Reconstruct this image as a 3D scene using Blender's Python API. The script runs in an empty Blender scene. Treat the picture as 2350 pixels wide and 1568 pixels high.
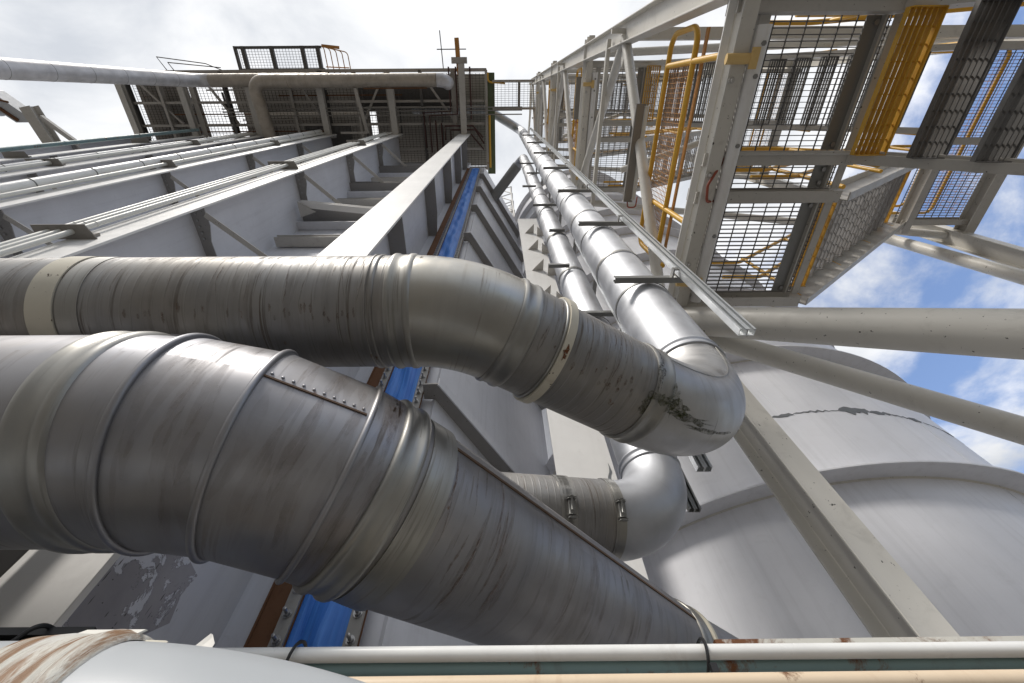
import bpy, math, random
from mathutils import Vector as V, Matrix
random.seed(7)
sc = bpy.context.scene
R = math.radians
# ------------------------------------------------------------------ camera
PITCH, ROLL, FOC = R(59.66), 0.0072, 950.0
FWD = V((0, math.cos(PITCH), math.sin(PITCH)))
UP0 = V((0, -math.sin(PITCH), math.cos(PITCH)))
RT0 = V((1, 0, 0))
RT = RT0 * math.cos(ROLL) - UP0 * math.sin(ROLL)
UP = UP0 * math.cos(ROLL) + RT0 * math.sin(ROLL)
cd = bpy.data.cameras.new('camera'); cam = bpy.data.objects.new('camera', cd)
sc.collection.objects.link(cam); sc.camera = cam
cd.sensor_width = 36; cd.lens = 36 * FOC / 2350; cd.shift_x = 25 / 2350
cd.clip_start = 0.02; cd.clip_end = 2000
m3 = Matrix((RT, UP, -FWD)).transposed()
cam.matrix_world = m3.to_4x4()          # the camera stands at the origin, eye height 1.6 m above the ground
GZ = -1.6
# ------------------------------------------------------------------ sky and sun
SUN_EL, SUN_AZ = R(51), R(216)          # azimuth measured from +Y clockwise: the sun stands behind the camera, a little to the left
w = bpy.data.worlds.new('World'); sc.world = w; w.use_nodes = True
nt = w.node_tree; nt.nodes.clear()
def N(t, typ, **kw):
    n = t.nodes.new(typ)
    for k, v in kw.items():
        if k.startswith('i_'):
            n.inputs[int(k[2:]) if k[2:].isdigit() else k[2:]].default_value = v
        else: setattr(n, k, v)
    return n
L = nt.links.new
out = N(nt, 'ShaderNodeOutputWorld'); bg = N(nt, 'ShaderNodeBackground')
bg.inputs['Strength'].default_value = 0.1
sky = N(nt, 'ShaderNodeTexSky'); sky.sky_type = 'NISHITA'; sky.sun_disc = False
sky.sun_elevation = SUN_EL; sky.sun_rotation = SUN_AZ; sky.air_density = 1.0; sky.dust_density = 0.6; sky.ozone_density = 1.5
tc = N(nt, 'ShaderNodeTexCoord'); sep = N(nt, 'ShaderNodeSeparateXYZ'); L(tc.outputs['Generated'], sep.inputs[0])
zz = N(nt, 'ShaderNodeMath', operation='MAXIMUM'); L(sep.outputs['Z'], zz.inputs[0]); zz.inputs[1].default_value = 0.0
za = N(nt, 'ShaderNodeMath', operation='ADD'); L(zz.outputs[0], za.inputs[0]); za.inputs[1].default_value = 0.22
dx = N(nt, 'ShaderNodeMath', operation='DIVIDE'); L(sep.outputs['X'], dx.inputs[0]); L(za.outputs[0], dx.inputs[1])
dy = N(nt, 'ShaderNodeMath', operation='DIVIDE'); L(sep.outputs['Y'], dy.inputs[0]); L(za.outputs[0], dy.inputs[1])
cmb = N(nt, 'ShaderNodeCombineXYZ'); L(dx.outputs[0], cmb.inputs[0]); L(dy.outputs[0], cmb.inputs[1])
n1 = N(nt, 'ShaderNodeTexNoise'); L(cmb.outputs[0], n1.inputs['Vector'])
n1.inputs['Scale'].default_value = 3.1; n1.inputs['Detail'].default_value = 9; n1.inputs['Roughness'].default_value = 0.58; n1.inputs['Distortion'].default_value = 0.25
# the overcast bank covers the left and the middle of the sky and breaks up towards +X
bias = N(nt, 'ShaderNodeMapRange'); L(dx.outputs[0], bias.inputs['Value'])
for i, v in enumerate((0.05, 0.75, 0.42, -0.02)): bias.inputs[i + 1].default_value = v
cov = N(nt, 'ShaderNodeMath', operation='ADD'); L(n1.outputs['Fac'], cov.inputs[0]); L(bias.outputs[0], cov.inputs[1])
cr = N(nt, 'ShaderNodeMapRange', interpolation_type='SMOOTHSTEP'); L(cov.outputs[0], cr.inputs['Value'])
for i, v in enumerate((0.40, 0.62, 0.0, 1.0)): cr.inputs[i + 1].default_value = v
n2 = N(nt, 'ShaderNodeTexNoise'); L(cmb.outputs[0], n2.inputs['Vector'])
n2.inputs['Scale'].default_value = 2.4; n2.inputs['Detail'].default_value = 9; n2.inputs['Roughness'].default_value = 0.55; n2.inputs['Distortion'].default_value = 0.4
gr = N(nt, 'ShaderNodeValToRGB'); L(n2.outputs['Fac'], gr.inputs[0])
gr.color_ramp.elements[0].position = 0.36; gr.color_ramp.elements[0].color = (5.6, 5.9, 6.4, 1)
ge = gr.color_ramp.elements.new(.48); ge.color = (7.7, 7.85, 8.1, 1)
gr.color_ramp.elements[2].position = 0.60; gr.color_ramp.elements[2].color = (9.6, 9.6, 9.7, 1)
skc = N(nt, 'ShaderNodeMix', data_type='RGBA', blend_type='MULTIPLY'); skc.inputs[0].default_value = 1
L(sky.outputs[0], skc.inputs[6]); skc.inputs[7].default_value = (2.1, 2.0, 2.05, 1)
mx = N(nt, 'ShaderNodeMix', data_type='RGBA'); L(cr.outputs[0], mx.inputs[0]); L(skc.outputs[2], mx.inputs[6]); L(gr.outputs[0], mx.inputs[7])
# overcast skies are about three times brighter overhead than at the horizon
cie = N(nt, 'ShaderNodeMapRange'); L(zz.outputs[0], cie.inputs['Value'])
for i, v in enumerate((0.0, 0.55, 0.42, 1.0)): cie.inputs[i + 1].default_value = v
ml = N(nt, 'ShaderNodeMix', data_type='RGBA', blend_type='MULTIPLY'); ml.inputs[0].default_value = 1
L(mx.outputs[2], ml.inputs[6]); L(cie.outputs[0], ml.inputs[7])
L(ml.outputs[2], bg.inputs['Color']); L(bg.outputs[0], out.inputs[0])
sd = bpy.data.lights.new('sun', 'SUN'); sd.energy = 2.3; sd.angle = R(12); sd.color = (1.0, 0.95, 0.88)
so = bpy.data.objects.new('sun', sd); sc.collection.objects.link(so)
sdir = V((math.sin(SUN_AZ) * math.cos(SUN_EL), math.cos(SUN_AZ) * math.cos(SUN_EL), math.sin(SUN_EL)))
so.rotation_euler = sdir.to_track_quat('Z', 'Y').to_euler(); so.location = sdir * 60
sc.view_settings.view_transform = 'Standard'; sc.view_settings.look = 'None'
sc.view_settings.exposure = 0.28; sc.view_settings.gamma = 1.0
sc.cycles.max_bounces = 8

# ------------------------------------------------------------------ helpers: meshes
class MB:
    def __init__(s): s.v = []; s.f = []; s.uv = {}
    def add(s, vs, fs, uvs=None):
        o = len(s.v); s.v += [tuple(x) for x in vs]
        for i, f in enumerate(fs):
            if uvs: s.uv[len(s.f)] = uvs[i]
            s.f.append(tuple(o + k for k in f))
        return s
    def box(s, x0, x1, y0, y1, z0, z1):
        vs = [(x, y, z) for z in (z0, z1) for y in (y0, y1) for x in (x0, x1)]
        return s.add(vs, [(0, 2, 3, 1), (4, 5, 7, 6), (0, 1, 5, 4), (2, 6, 7, 3), (0, 4, 6, 2), (1, 3, 7, 5)])
    def ext(s, prof, p, q, up=(0, 0, 1)):
        p, q = V(p), V(q); d = (q - p).normalized(); u = V(up)
        if abs(d.dot(u.normalized())) > .98: u = V((0, 1, 0)) if abs(d.y) < .9 else V((1, 0, 0))
        a = d.cross(u).normalized(); b = a.cross(d).normalized(); n = len(prof)
        vs = [p + a * x + b * y for x, y in prof] + [q + a * x + b * y for x, y in prof]
        fs = [(i, (i + 1) % n, n + (i + 1) % n, n + i) for i in range(n)]
        ar = sum(prof[i][0] * prof[(i + 1) % n][1] - prof[(i + 1) % n][0] * prof[i][1] for i in range(n))
        fs += [tuple(range(n)), tuple(range(2 * n - 1, n - 1, -1))]
        if ar > 0: fs = [tuple(reversed(f)) for f in fs]
        return s.add(vs, fs)
    def bar(s, p, q, wd, ht, up=(0, 0, 1)):
        return s.ext([(-wd / 2, -ht / 2), (wd / 2, -ht / 2), (wd / 2, ht / 2), (-wd / 2, ht / 2)], p, q, up)
    def tube(s, pts, r, seg=16, caps=True, u0=0.0):
        pts = [V(p) for p in pts]; n = len(pts)
        rs = r if isinstance(r, (list, tuple)) else [r] * n
        tg = [(pts[min(i + 1, n - 1)] - pts[max(i - 1, 0)]).normalized() for i in range(n)]
        ref = V((0, 0, 1)) if abs(tg[0].z) < .9 else V((0, 1, 0))
        a = tg[0].cross(ref).normalized(); vs = []; us = []; u = u0
        for i in range(n):
            a = (a - tg[i] * a.dot(tg[i])).normalized(); b = tg[i].cross(a)
            if i: u += (pts[i] - pts[i - 1]).length
            us.append(u)
            for k in range(seg):
                t = 2 * math.pi * k / seg
                vs.append(pts[i] + (a * math.cos(t) + b * math.sin(t)) * rs[i])
        fs = []; uvs = []; cir = 2 * math.pi * max(rs)
        for i in range(n - 1):
            for k in range(seg):
                k2 = (k + 1) % seg
                fs.append((i * seg + k, i * seg + k2, (i + 1) * seg + k2, (i + 1) * seg + k))
                v0, v1 = k / seg * cir, (k + 1) / seg * cir
                uvs.append(((us[i], v0), (us[i], v1), (us[i + 1], v1), (us[i + 1], v0)))
        if caps:
            fs += [tuple(range(seg - 1, -1, -1)), tuple((n - 1) * seg + k for k in range(seg))]
            uvs += [tuple((us[0], 0) for _ in range(seg)), tuple((us[-1], 0) for _ in range(seg))]
        return s.add(vs, fs, uvs)
    def ring(s, c, d, prof, seg=48):
        """closed profile of (along axis, radius) pairs turned about the axis d through c"""
        c, d = V(c), V(d).normalized(); ref = V((0, 0, 1)) if abs(d.z) < .9 else V((0, 1, 0))
        a = d.cross(ref).normalized(); b = d.cross(a); n = len(prof); vs = []
        for k in range(seg):
            t = 2 * math.pi * k / seg; e = a * math.cos(t) + b * math.sin(t)
            vs += [c + d * x + e * r for x, r in prof]
        fs = []; uvs = []
        for k in range(seg):
            k2 = (k + 1) % seg
            for i in range(n):
                j = (i + 1) % n
                fs.append((k * n + i, k * n + j, k2 * n + j, k2 * n + i))
                uu = (prof[i][0] + c.x, prof[j][0] + c.x); rr = prof[i][1] * 6.283 / seg
                uvs.append(((uu[0], k * rr), (uu[1], k * rr), (uu[1], (k + 1) * rr), (uu[0], (k + 1) * rr)))
        return s.add(vs, fs, uvs)
    def plate(s, poly, t):
        """flat polygon poly thickened by the vector t"""
        t = V(t); n = len(poly); a = [V(p) for p in poly]
        nm = (a[1] - a[0]).cross(a[2] - a[0])
        if nm.dot(t) > 0: a.reverse()
        vs = a + [p + t for p in a]
        fs = [tuple(range(n)), tuple(range(2 * n - 1, n - 1, -1))] + [(i, n + i, n + (i + 1) % n, (i + 1) % n) for i in range(n)]
        return s.add(vs, fs)
    def build(s, name, mat, parent=None, smooth=40, bevel=0):
        me = bpy.data.meshes.new(name); me.from_pydata(s.v, [], s.f)
        if s.uv:
            ul = me.uv_layers.new(name='UVMap').data
            for p in me.polygons:
                q = s.uv.get(p.index)
                if q:
                    for k, li in enumerate(p.loop_indices): ul[li].uv = q[k % len(q)]
        for p in me.polygons: p.use_smooth = True
        me.set_sharp_from_angle(angle=R(smooth))
        if mat: me.materials.append(mat)
        o = bpy.data.objects.new(name, me); sc.collection.objects.link(o)
        if parent:
            o.parent = parent        # meshes keep world coordinates; only a thing's Empty stands off the origin
            if parent.parent is None: o.matrix_parent_inverse = Matrix.Translation(-V(parent.location))
        if bevel:
            b = o.modifiers.new('bevel', 'BEVEL'); b.width = bevel; b.segments = 2; b.limit_method = 'ANGLE'; b.angle_limit = R(50)
            b.harden_normals = False
        return o
def tag(o, label, cat, group=None, kind=None):
    if label: o['label'] = label
    if cat: o['category'] = cat
    if group: o['group'] = group
    if kind or cat: o['kind'] = kind or 'thing'
    return o
def thing(name, label, cat, loc=(0, 0, 0), group=None):
    o = bpy.data.objects.new(name, None); sc.collection.objects.link(o); o.location = loc
    o.empty_display_size = .2
    return tag(o, label, cat, group)
def struct(o): o['kind'] = 'structure'; return o
def copy_tree(o, off, parent=None):
    c = o.copy(); sc.collection.objects.link(c)
    if parent is not None: c.parent = parent; c.matrix_parent_inverse = o.matrix_parent_inverse.copy()
    c.location = V(c.location) + V(off)
    for ch in list(o.children): copy_tree(ch, (0, 0, 0), c)
    return c
def hprof(wd, ht, tf, tw):
    a, b, c = wd / 2, ht / 2, tw / 2
    return [(-a, -b), (a, -b), (a, -b + tf), (c, -b + tf), (c, b - tf), (a, b - tf), (a, b), (-a, b), (-a, b - tf), (-c, b - tf), (-c, -b + tf), (-a, -b + tf)]
def cprof(wd, ht, t):      # channel, web on the -x side
    a, b = wd / 2, ht / 2
    return [(-a, -b), (a, -b), (a, -b + t), (-a + t, -b + t), (-a + t, b - t), (a, b - t), (a, b), (-a, b)]
def lprof(a, b, t): return [(0, 0), (a, 0), (a, t), (t, t), (t, b), (0, b)]
def sprof(wd, ht, t=.0035, lip=.011):   # slotted channel with lips, open towards +y
    a, b = wd / 2, ht / 2
    return [(-a, -b), (a, -b), (a, b), (a - lip, b), (a - lip, b - t), (a - t, b - t), (a - t, -b + t), (-a + t, -b + t), (-a + t, b - t), (-a + lip, b - t), (-a + lip, b), (-a, b)]
def arc(p, d0, d1, R_, n=14):
    """points of a circular bend that starts at p in direction d0 and ends in direction d1"""
    d0, d1 = V(d0).normalized(), V(d1).normalized(); th = d0.angle(d1)
    nrm = (d1 - d0 * d0.dot(d1)).normalized(); c = V(p) + nrm * R_
    return [c - nrm * R_ * math.cos(th * i / n) + d0 * R_ * math.sin(th * i / n) for i in range(n + 1)]
def rnd_path(pts, R_, n=8):
    pts = [V(p) for p in pts]; o = [pts[0]]
    for i in range(1, len(pts) - 1):
        d0 = (pts[i] - pts[i - 1]).normalized(); d1 = (pts[i + 1] - pts[i]).normalized()
        th = d0.angle(d1)
        if th < .02: o.append(pts[i]); continue
        t = R_ * math.tan(th / 2)
        o += arc(pts[i] - d0 * t, d0, d1, R_, n)
    return o + [pts[-1]]
def grid(mb, x0, x1, y0, y1, z, sx, sy, tx=.006, hx=.028, ty=.007, hy=.01):
    """a bar grating in the XY plane: bars along X spaced sx apart in Y, rods along Y spaced sy apart in X"""
    n = max(1, round((y1 - y0) / sx))
    for i in range(n + 1):
        y = y0 + (y1 - y0) * i / n; mb.box(x0, x1, y - tx / 2, y + tx / 2, z, z + hx)
    n = max(1, round((x1 - x0) / sy))
    for i in range(n + 1):
        x = x0 + (x1 - x0) * i / n; mb.box(x - ty / 2, x + ty / 2, y0, y1, z + hx * .45, z + hx * .45 + hy)

# ------------------------------------------------------------------ helpers: materials
def new_mat(name):
    m = bpy.data.materials.new(name); m.use_nodes = True
    t = m.node_tree; return m, t, t.nodes['Principled BSDF']
def ramp(t, src, stops, lin=True):
    r = N(t, 'ShaderNodeValToRGB'); t.links.new(src, r.inputs[0])
    e = r.color_ramp.elements
    while len(e) < len(stops): e.new(.5)
    for k, (p, c) in enumerate(stops):
        e[k].position = p; e[k].color = (c, c, c, 1) if not isinstance(c, tuple) else (*c, 1)
    return r.outputs[0]
def noise(t, vec, scale, detail=5, rough=.55, dist=0.0):
    n = N(t, 'ShaderNodeTexNoise'); t.links.new(vec, n.inputs['Vector'])
    n.inputs['Scale'].default_value = scale; n.inputs['Detail'].default_value = detail
    n.inputs['Roughness'].default_value = rough; n.inputs['Distortion'].default_value = dist
    return n.outputs['Fac']
def mapping(t, vec, scale):
    m = N(t, 'ShaderNodeMapping'); t.links.new(vec, m.inputs[0]); m.inputs['Scale'].default_value = scale; return m.outputs[0]
def mix(t, fac, a, b, blend='MIX'):
    m = N(t, 'ShaderNodeMix', data_type='RGBA', blend_type=blend)
    for sock, v in ((m.inputs[0], fac), (m.inputs[6], a), (m.inputs[7], b)):
        if isinstance(v, (int, float)): sock.default_value = v
        elif isinstance(v, tuple): sock.default_value = (*v, 1)
        else: t.links.new(v, sock)
    return m.outputs[2]
def bump(t, h, bs, strength=.1, dist=.01):
    b = N(t, 'ShaderNodeBump'); t.links.new(h, b.inputs['Height']); b.inputs['Strength'].default_value = strength; b.inputs['Distance'].default_value = dist
    t.links.new(b.outputs[0], bs.inputs['Normal'])
def paint(name, col, rough=.45, dirt=(.10, .08, .06), damt=.25, spots=.0, streak=.15, metal=0.0, spec=.4, rust=0.0):
    m, t, bs = new_mat(name); tcn = N(t, 'ShaderNodeTexCoord').outputs['Object']
    big = ramp(t, noise(t, tcn, 1.3, 6, .6), [(.25, 0.0), (.8, 1.0)])
    c = mix(t, big, tuple(x * .90 for x in col), tuple(min(1, x * 1.06) for x in col))
    st = ramp(t, noise(t, mapping(t, tcn, (14, 14, .5)), 1.0, 5, .6), [(.50, 0.0), (.75, 1.0)])
    sm = N(t, 'ShaderNodeMath', operation='MULTIPLY'); t.links.new(st, sm.inputs[0]); sm.inputs[1].default_value = streak
    c = mix(t, sm.outputs[0], c, tuple(x * .55 + y * .2 for x, y in zip(col, dirt)))
    d = ramp(t, noise(t, tcn, 5.5, 10, .7, .6), [(.56, 0.0), (.80, 1.0)])
    dm = N(t, 'ShaderNodeMath', operation='MULTIPLY'); t.links.new(d, dm.inputs[0]); dm.inputs[1].default_value = damt
    c = mix(t, dm.outputs[0], c, dirt)
    if spots:
        sp = ramp(t, noise(t, tcn, 38, 3, .6), [(.70 - spots * .1, 0.0), (.735 - spots * .1, 1.0)])
        c = mix(t, sp, c, tuple(x * .35 for x in dirt))
    if rust:
        rr = ramp(t, noise(t, tcn, 7, 9, .72, .5), [(.62 - rust * .2, 0.0), (.70 - rust * .2, 1.0)])
        c = mix(t, rr, c, (.16, .062, .022))
    t.links.new(c, bs.inputs['Base Color'])
    rg = ramp(t, noise(t, tcn, 9, 4), [(.3, max(.05, rough - .08)), (.7, min(1, rough + .1))]); t.links.new(rg, bs.inputs['Roughness'])
    bs.inputs['Metallic'].default_value = metal; bs.inputs['Specular IOR Level'].default_value = spec
    bump(t, noise(t, tcn, 3.0, 4), bs, .10, .02)
    return m
def ragged(name, col, rough=.9, scale=45, lo=.44, hi=.56, amax=.92):
    m, t, bs = new_mat(name); ob = N(t, 'ShaderNodeTexCoord').outputs['Object']
    c = mix(t, noise(t, ob, scale * .6, 5), tuple(x * .6 for x in col), tuple(x * 1.5 for x in col)); t.links.new(c, bs.inputs['Base Color'])
    a = ramp(t, noise(t, ob, scale, 8, .7, .6), [(lo, 0.0), (hi, amax)]); t.links.new(a, bs.inputs['Alpha'])
    bs.inputs['Roughness'].default_value = rough; bs.inputs['Specular IOR Level'].default_value = .15
    return m
def sheet(name, col, rough=.38, spiral=0.0, stain=(.10, .072, .045), samt=.5, metal=.9, lines=30.0, warm=(.34, .29, .22), wamt=.35, spots=0.0):
    """weathered metal cladding; UV: x runs along the pipe, y round it, both in metres"""
    m, t, bs = new_mat(name); tx = N(t, 'ShaderNodeTexCoord'); uv = tx.outputs['UV']; ob = tx.outputs['Object']
    c = mix(t, ramp(t, noise(t, ob, 3.2, 7, .6, .3), [(.3, 0.0), (.72, 1.0)]), tuple(x * .80 for x in col), tuple(min(1, x * 1.12) for x in col))
    wm = ramp(t, noise(t, ob, 1.9, 6, .6, .5), [(.42, 0.0), (.70, 1.0)])
    wk = N(t, 'ShaderNodeMath', operation='MULTIPLY'); t.links.new(wm, wk.inputs[0]); wk.inputs[1].default_value = wamt
    c = mix(t, wk.outputs[0], c, warm)
    f1 = noise(t, mapping(t, uv, (lines, 1.3, 1)), 1.0, 6, .62, .35)
    s1 = ramp(t, f1, [(.50, 0.0), (.80, .38)])
    f2 = noise(t, mapping(t, uv, (lines * 3.3, 2.6, 1)), 1.0, 5, .6, .25)
    s2 = ramp(t, f2, [(.555, 0.0), (.64, .9)])
    s2 = mix(t, 1.0, s2, ramp(t, noise(t, mapping(t, uv, (7, 1.1, 1)), 1.0, 3, .6), [(.45, .12), (.60, 1.0)]), 'MULTIPLY')
    s1 = mix(t, 1.0, s1, s2, 'LIGHTEN')
    brk = ramp(t, noise(t, ob, 6, 4), [(.30, .25), (.60, 1.0)])
    k = N(t, 'ShaderNodeMath', operation='MULTIPLY'); t.links.new(s1, k.inputs[0]); t.links.new(brk, k.inputs[1])
    k2 = N(t, 'ShaderNodeMath', operation='MULTIPLY'); t.links.new(k.outputs[0], k2.inputs[0]); k2.inputs[1].default_value = samt
    c = mix(t, k2.outputs[0], c, stain)
    if spots:
        sp = ramp(t, noise(t, mapping(t, uv, (9, 5, 1)), 2.2, 5, .6), [(.70 - spots * .06, 0.0), (.76 - spots * .06, .85)])
        c = mix(t, sp, c, (.15, .066, .028))
    t.links.new(c, bs.inputs['Base Color'])
    rg = ramp(t, noise(t, mapping(t, uv, (lines * .5, 2.0, 1)), 1.0, 5), [(.3, max(.08, rough - .1)), (.7, rough + .14)])
    rg2 = N(t, 'ShaderNodeMath', operation='ADD'); t.links.new(rg, rg2.inputs[0]); t.links.new(k2.outputs[0], rg2.inputs[1]); rg2.use_clamp = True
    t.links.new(rg2.outputs[0], bs.inputs['Roughness'])
    ms = N(t, 'ShaderNodeMath', operation='MULTIPLY_ADD'); t.links.new(k2.outputs[0], ms.inputs[0]); ms.inputs[1].default_value = -.6; ms.inputs[2].default_value = metal
    t.links.new(ms.outputs[0], bs.inputs['Metallic'])
    bs.inputs['Anisotropic'].default_value = .3
    if spiral:
        su = N(t, 'ShaderNodeSeparateXYZ'); t.links.new(uv, su.inputs[0])
        a = N(t, 'ShaderNodeMath', operation='MULTIPLY_ADD'); t.links.new(su.outputs[1], a.inputs[0]); a.inputs[1].default_value = .027; t.links.new(su.outputs[0], a.inputs[2])
        fr = N(t, 'ShaderNodeMath', operation='PINGPONG'); t.links.new(a.outputs[0], fr.inputs[0]); fr.inputs[1].default_value = spiral / 2
        ln = N(t, 'ShaderNodeMapRange', interpolation_type='SMOOTHSTEP'); t.links.new(fr.outputs[0], ln.inputs['Value'])
        for i, v in enumerate((0.0, spiral * .12, 1.0, 0.0)): ln.inputs[i + 1].default_value = v
        b2 = N(t, 'ShaderNodeBump'); t.links.new(ln.outputs[0], b2.inputs['Height']); b2.inputs['Strength'].default_value = .35; b2.inputs['Distance'].default_value = .002
    h = mix(t, .22, noise(t, ob, 3.2, 3), noise(t, mapping(t, uv, (lines, .7, 1)), 1.0, 2))
    bump(t, h, bs, .16, .012)
    if spiral: t.links.new(b2.outputs[0], bs.inputs['Normal'].links[0].from_node.inputs['Normal'])
    return m
# ------------------------------------------------------------------ materials
M = {}
M['white'] = paint('white_paint', (.80, .79, .77), .42, streak=.12, damt=.16)
M['lilac'] = paint('lilac_grey_paint', (.665, .675, .715), .40, streak=.22, damt=.16)
M['shell'] = paint('vessel_paint', (.80, .805, .84), .40, streak=.25, damt=.12)
M['steel'] = paint('grey_steel_paint', (.52, .50, .465), .5, streak=.2, damt=.35, spots=.2)
M['beige'] = paint('beige_paint', (.66, .635, .58), .42, streak=.12, damt=.28, spots=.15)
M['bracket'] = paint('dull_bracket_paint', (.24, .225, .205), .55, damt=.4)
M['dark'] = paint('dark_grey_paint', (.115, .110, .105), .6, damt=.3)
M['deck'] = paint('grimy_deck_steel', (.36, .33, .30), .65, dirt=(.06, .045, .035), damt=.55, rust=.12)
M['deckbeam'] = paint('grimy_beam_paint', (.42, .395, .36), .6, dirt=(.10, .07, .05), damt=.5, rust=.06)
M['yellow'] = paint('yellow_paint', (.70, .40, .05), .42, dirt=(.20, .10, .02), damt=.35)
M['paleyellow'] = paint('faded_yellow_paint', (.72, .50, .20), .42, dirt=(.30, .17, .06), damt=.3)
M['orange'] = paint('orange_mesh_paint', (.50, .24, .07), .5, damt=.3)
M['rusty'] = paint('rusty_steel', (.15, .075, .04), .8, dirt=(.035, .018, .012), damt=.7, spec=.2)
M['tray'] = paint('galvanised_channel', (.68, .70, .71), .36, metal=.5, damt=.25)
M['galvdark'] = paint('dull_galvanised', (.28, .28, .27), .45, metal=.5, damt=.4)
M['tread'] = paint('tread_grating', (.18, .175, .17), .55, metal=.3, damt=.4)
M['wire'] = paint('grating_wire', (.10, .095, .09), .55, metal=.3, damt=.3)
M['conduit'] = paint('pale_conduit', (.66, .66, .62), .38, dirt=(.28, .2, .12), damt=.3)
M['whitepipe'] = paint('white_conduit', (.78, .78, .76), .33, dirt=(.24, .17, .11), damt=.42)
M['teal'] = paint('blue_green_pipe', (.20, .30, .31), .5, dirt=(.13, .07, .04), damt=.8, rust=.30)
M['cream'] = paint('cream_pipe', (.72, .58, .42), .42, dirt=(.35, .18, .08), damt=.6, rust=.18)
M['black'] = paint('black_plastic', (.02, .02, .021), .45, damt=.1)
M['red'] = paint('red_cable', (.34, .085, .05), .45, damt=.1)
M['firepipe'] = paint('dark_red_pipe', (.07, .03, .026), .6, damt=.3)
M['bolt'] = paint('zinc_bolt', (.42, .42, .42), .35, metal=.85, damt=.35)
M['lamp'] = paint('lamp_housing', (.50, .52, .55), .45, damt=.2)
M['strap'] = paint('dull_steel_strap', (.34, .33, .31), .55, metal=.2, damt=.4)
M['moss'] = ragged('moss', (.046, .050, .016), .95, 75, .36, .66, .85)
M['green'] = paint('mossy_green_paint', (.12, .15, .08), .65, damt=.4)
M['under'] = paint('shaded_underside_paint', (.29, .28, .27), .5, streak=.1, damt=.35, spots=.2)  # casing paint darkened: the shade of downward faces is put into the colour
M['stain'] = ragged('rust_stain', (.17, .085, .045), .8, 90, .42, .60, .75)
M['drip'] = ragged('drip_stain', (.16, .095, .06), .7, 60, .30, .75, .62)
M['faintdrip'] = ragged('faint_stain', (.15, .10, .07), .6, 14, .25, .85, .17)
M['rustpatch'] = ragged('rust_patch', (.15, .060, .028), .85, 120, .36, .50, .95)
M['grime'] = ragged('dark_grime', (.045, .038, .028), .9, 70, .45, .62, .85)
M['seamline'] = paint('rusty_seam', (.13, .085, .06), .75, dirt=(.04, .025, .015), damt=.7, spec=.2)
M['oldpaint'] = ragged('old_mauve_paint', (.33, .32, .335), .6, 5.5, .44, .47, 1.0)
M['chip'] = paint('bare_primer', (.17, .18, .19), .6, damt=.2)
M['duct'] = sheet('duct_cladding', (.285, .28, .275), .46, spiral=.034, samt=.95, lines=26, spots=.4, wamt=.45, metal=.62)
M['bigduct'] = sheet('big_duct_cladding', (.315, .315, .335), .45, samt=.4, lines=16, spots=.1, wamt=.4, metal=.80)
M['elbow'] = sheet('elbow_cladding', (.42, .41, .385), .36, samt=.6, lines=18, warm=(.40, .35, .25), wamt=.45)
M['brightelbow'] = sheet('galvanised_elbow', (.47, .47, .475), .40, samt=.40, lines=18, warm=(.36, .33, .28), wamt=.35)
M['riser'] = sheet('clean_cladding', (.52, .53, .555), .50, samt=.08, lines=6, wamt=.06)
M['joint'] = sheet('joint_band', (.34, .335, .32), .42, samt=.35, lines=30, wamt=.5, warm=(.40, .375, .32))
M['tape'] = paint('old_tape', (.62, .58, .48), .6, dirt=(.20, .13, .08), damt=.5, spots=.3)
M['vent'] = sheet('beige_lagging', (.46, .41, .35), .5, metal=.35, samt=.35, lines=9, wamt=.4)
M['ventwhite'] = sheet('white_lagging', (.60, .59, .60), .45, metal=.25, samt=.12, lines=6, wamt=.12)
M['lagging'] = paint('white_lagging_jacket', (.44, .46, .475), .38, dirt=(.45, .47, .5), damt=.25, streak=0)
def fabric():
    m, t, bs = new_mat('blue_fabric'); tcn = N(t, 'ShaderNodeTexCoord').outputs['Object']
    f = noise(t, mapping(t, tcn, (20, 5, .45)), 1.0, 6, .6, .8)
    c = mix(t, ramp(t, f, [(.35, 0.0), (.7, 1.0)]), (.028, .165, .62), (.09, .31, .84))
    sc_ = ramp(t, noise(t, mapping(t, tcn, (30, 10, 2.2)), 1.0, 8, .7, .5), [(.60, 0.0), (.72, .5)])
    c = mix(t, sc_, c, (.20, .27, .40))
    t.links.new(c, bs.inputs['Base Color']); bs.inputs['Roughness'].default_value = .48
    bump(t, f, bs, .5, .03); return m
M['fabric'] = fabric()
def ground_mat():
    m, t, bs = new_mat('concrete_ground'); tcn = N(t, 'ShaderNodeTexCoord').outputs['Object']
    c = mix(t, ramp(t, noise(t, tcn, .6, 9, .65), [(.3, 0.0), (.7, 1.0)]), (.085, .080, .072), (.16, .15, .135))
    t.links.new(c, bs.inputs['Base Color']); bs.inputs['Roughness'].default_value = .9
    bump(t, noise(t, tcn, 30, 4), bs, .3, .01); return m
M['ground'] = ground_mat()
def tapewrap():
    m, t, bs = new_mat('torn_tape'); tcn = N(t, 'ShaderNodeTexCoord').outputs['UV']
    f = noise(t, mapping(t, tcn, (60, 7, 1)), 1.0, 9, .72, .8)
    c = mix(t, ramp(t, f, [(.44, 0.0), (.56, 1.0)]), (.62, .60, .54), (.26, .15, .08))
    g = noise(t, mapping(t, tcn, (25, 3, 1)), 1.0, 5, .6)
    c = mix(t, ramp(t, g, [(.55, 0.0), (.62, 1.0)]), c, (.66, .66, .64))
    t.links.new(c, bs.inputs['Base Color']); bs.inputs['Roughness'].default_value = .5
    bump(t, f, bs, .8, .006); return m
M['wrap'] = tapewrap()

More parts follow.
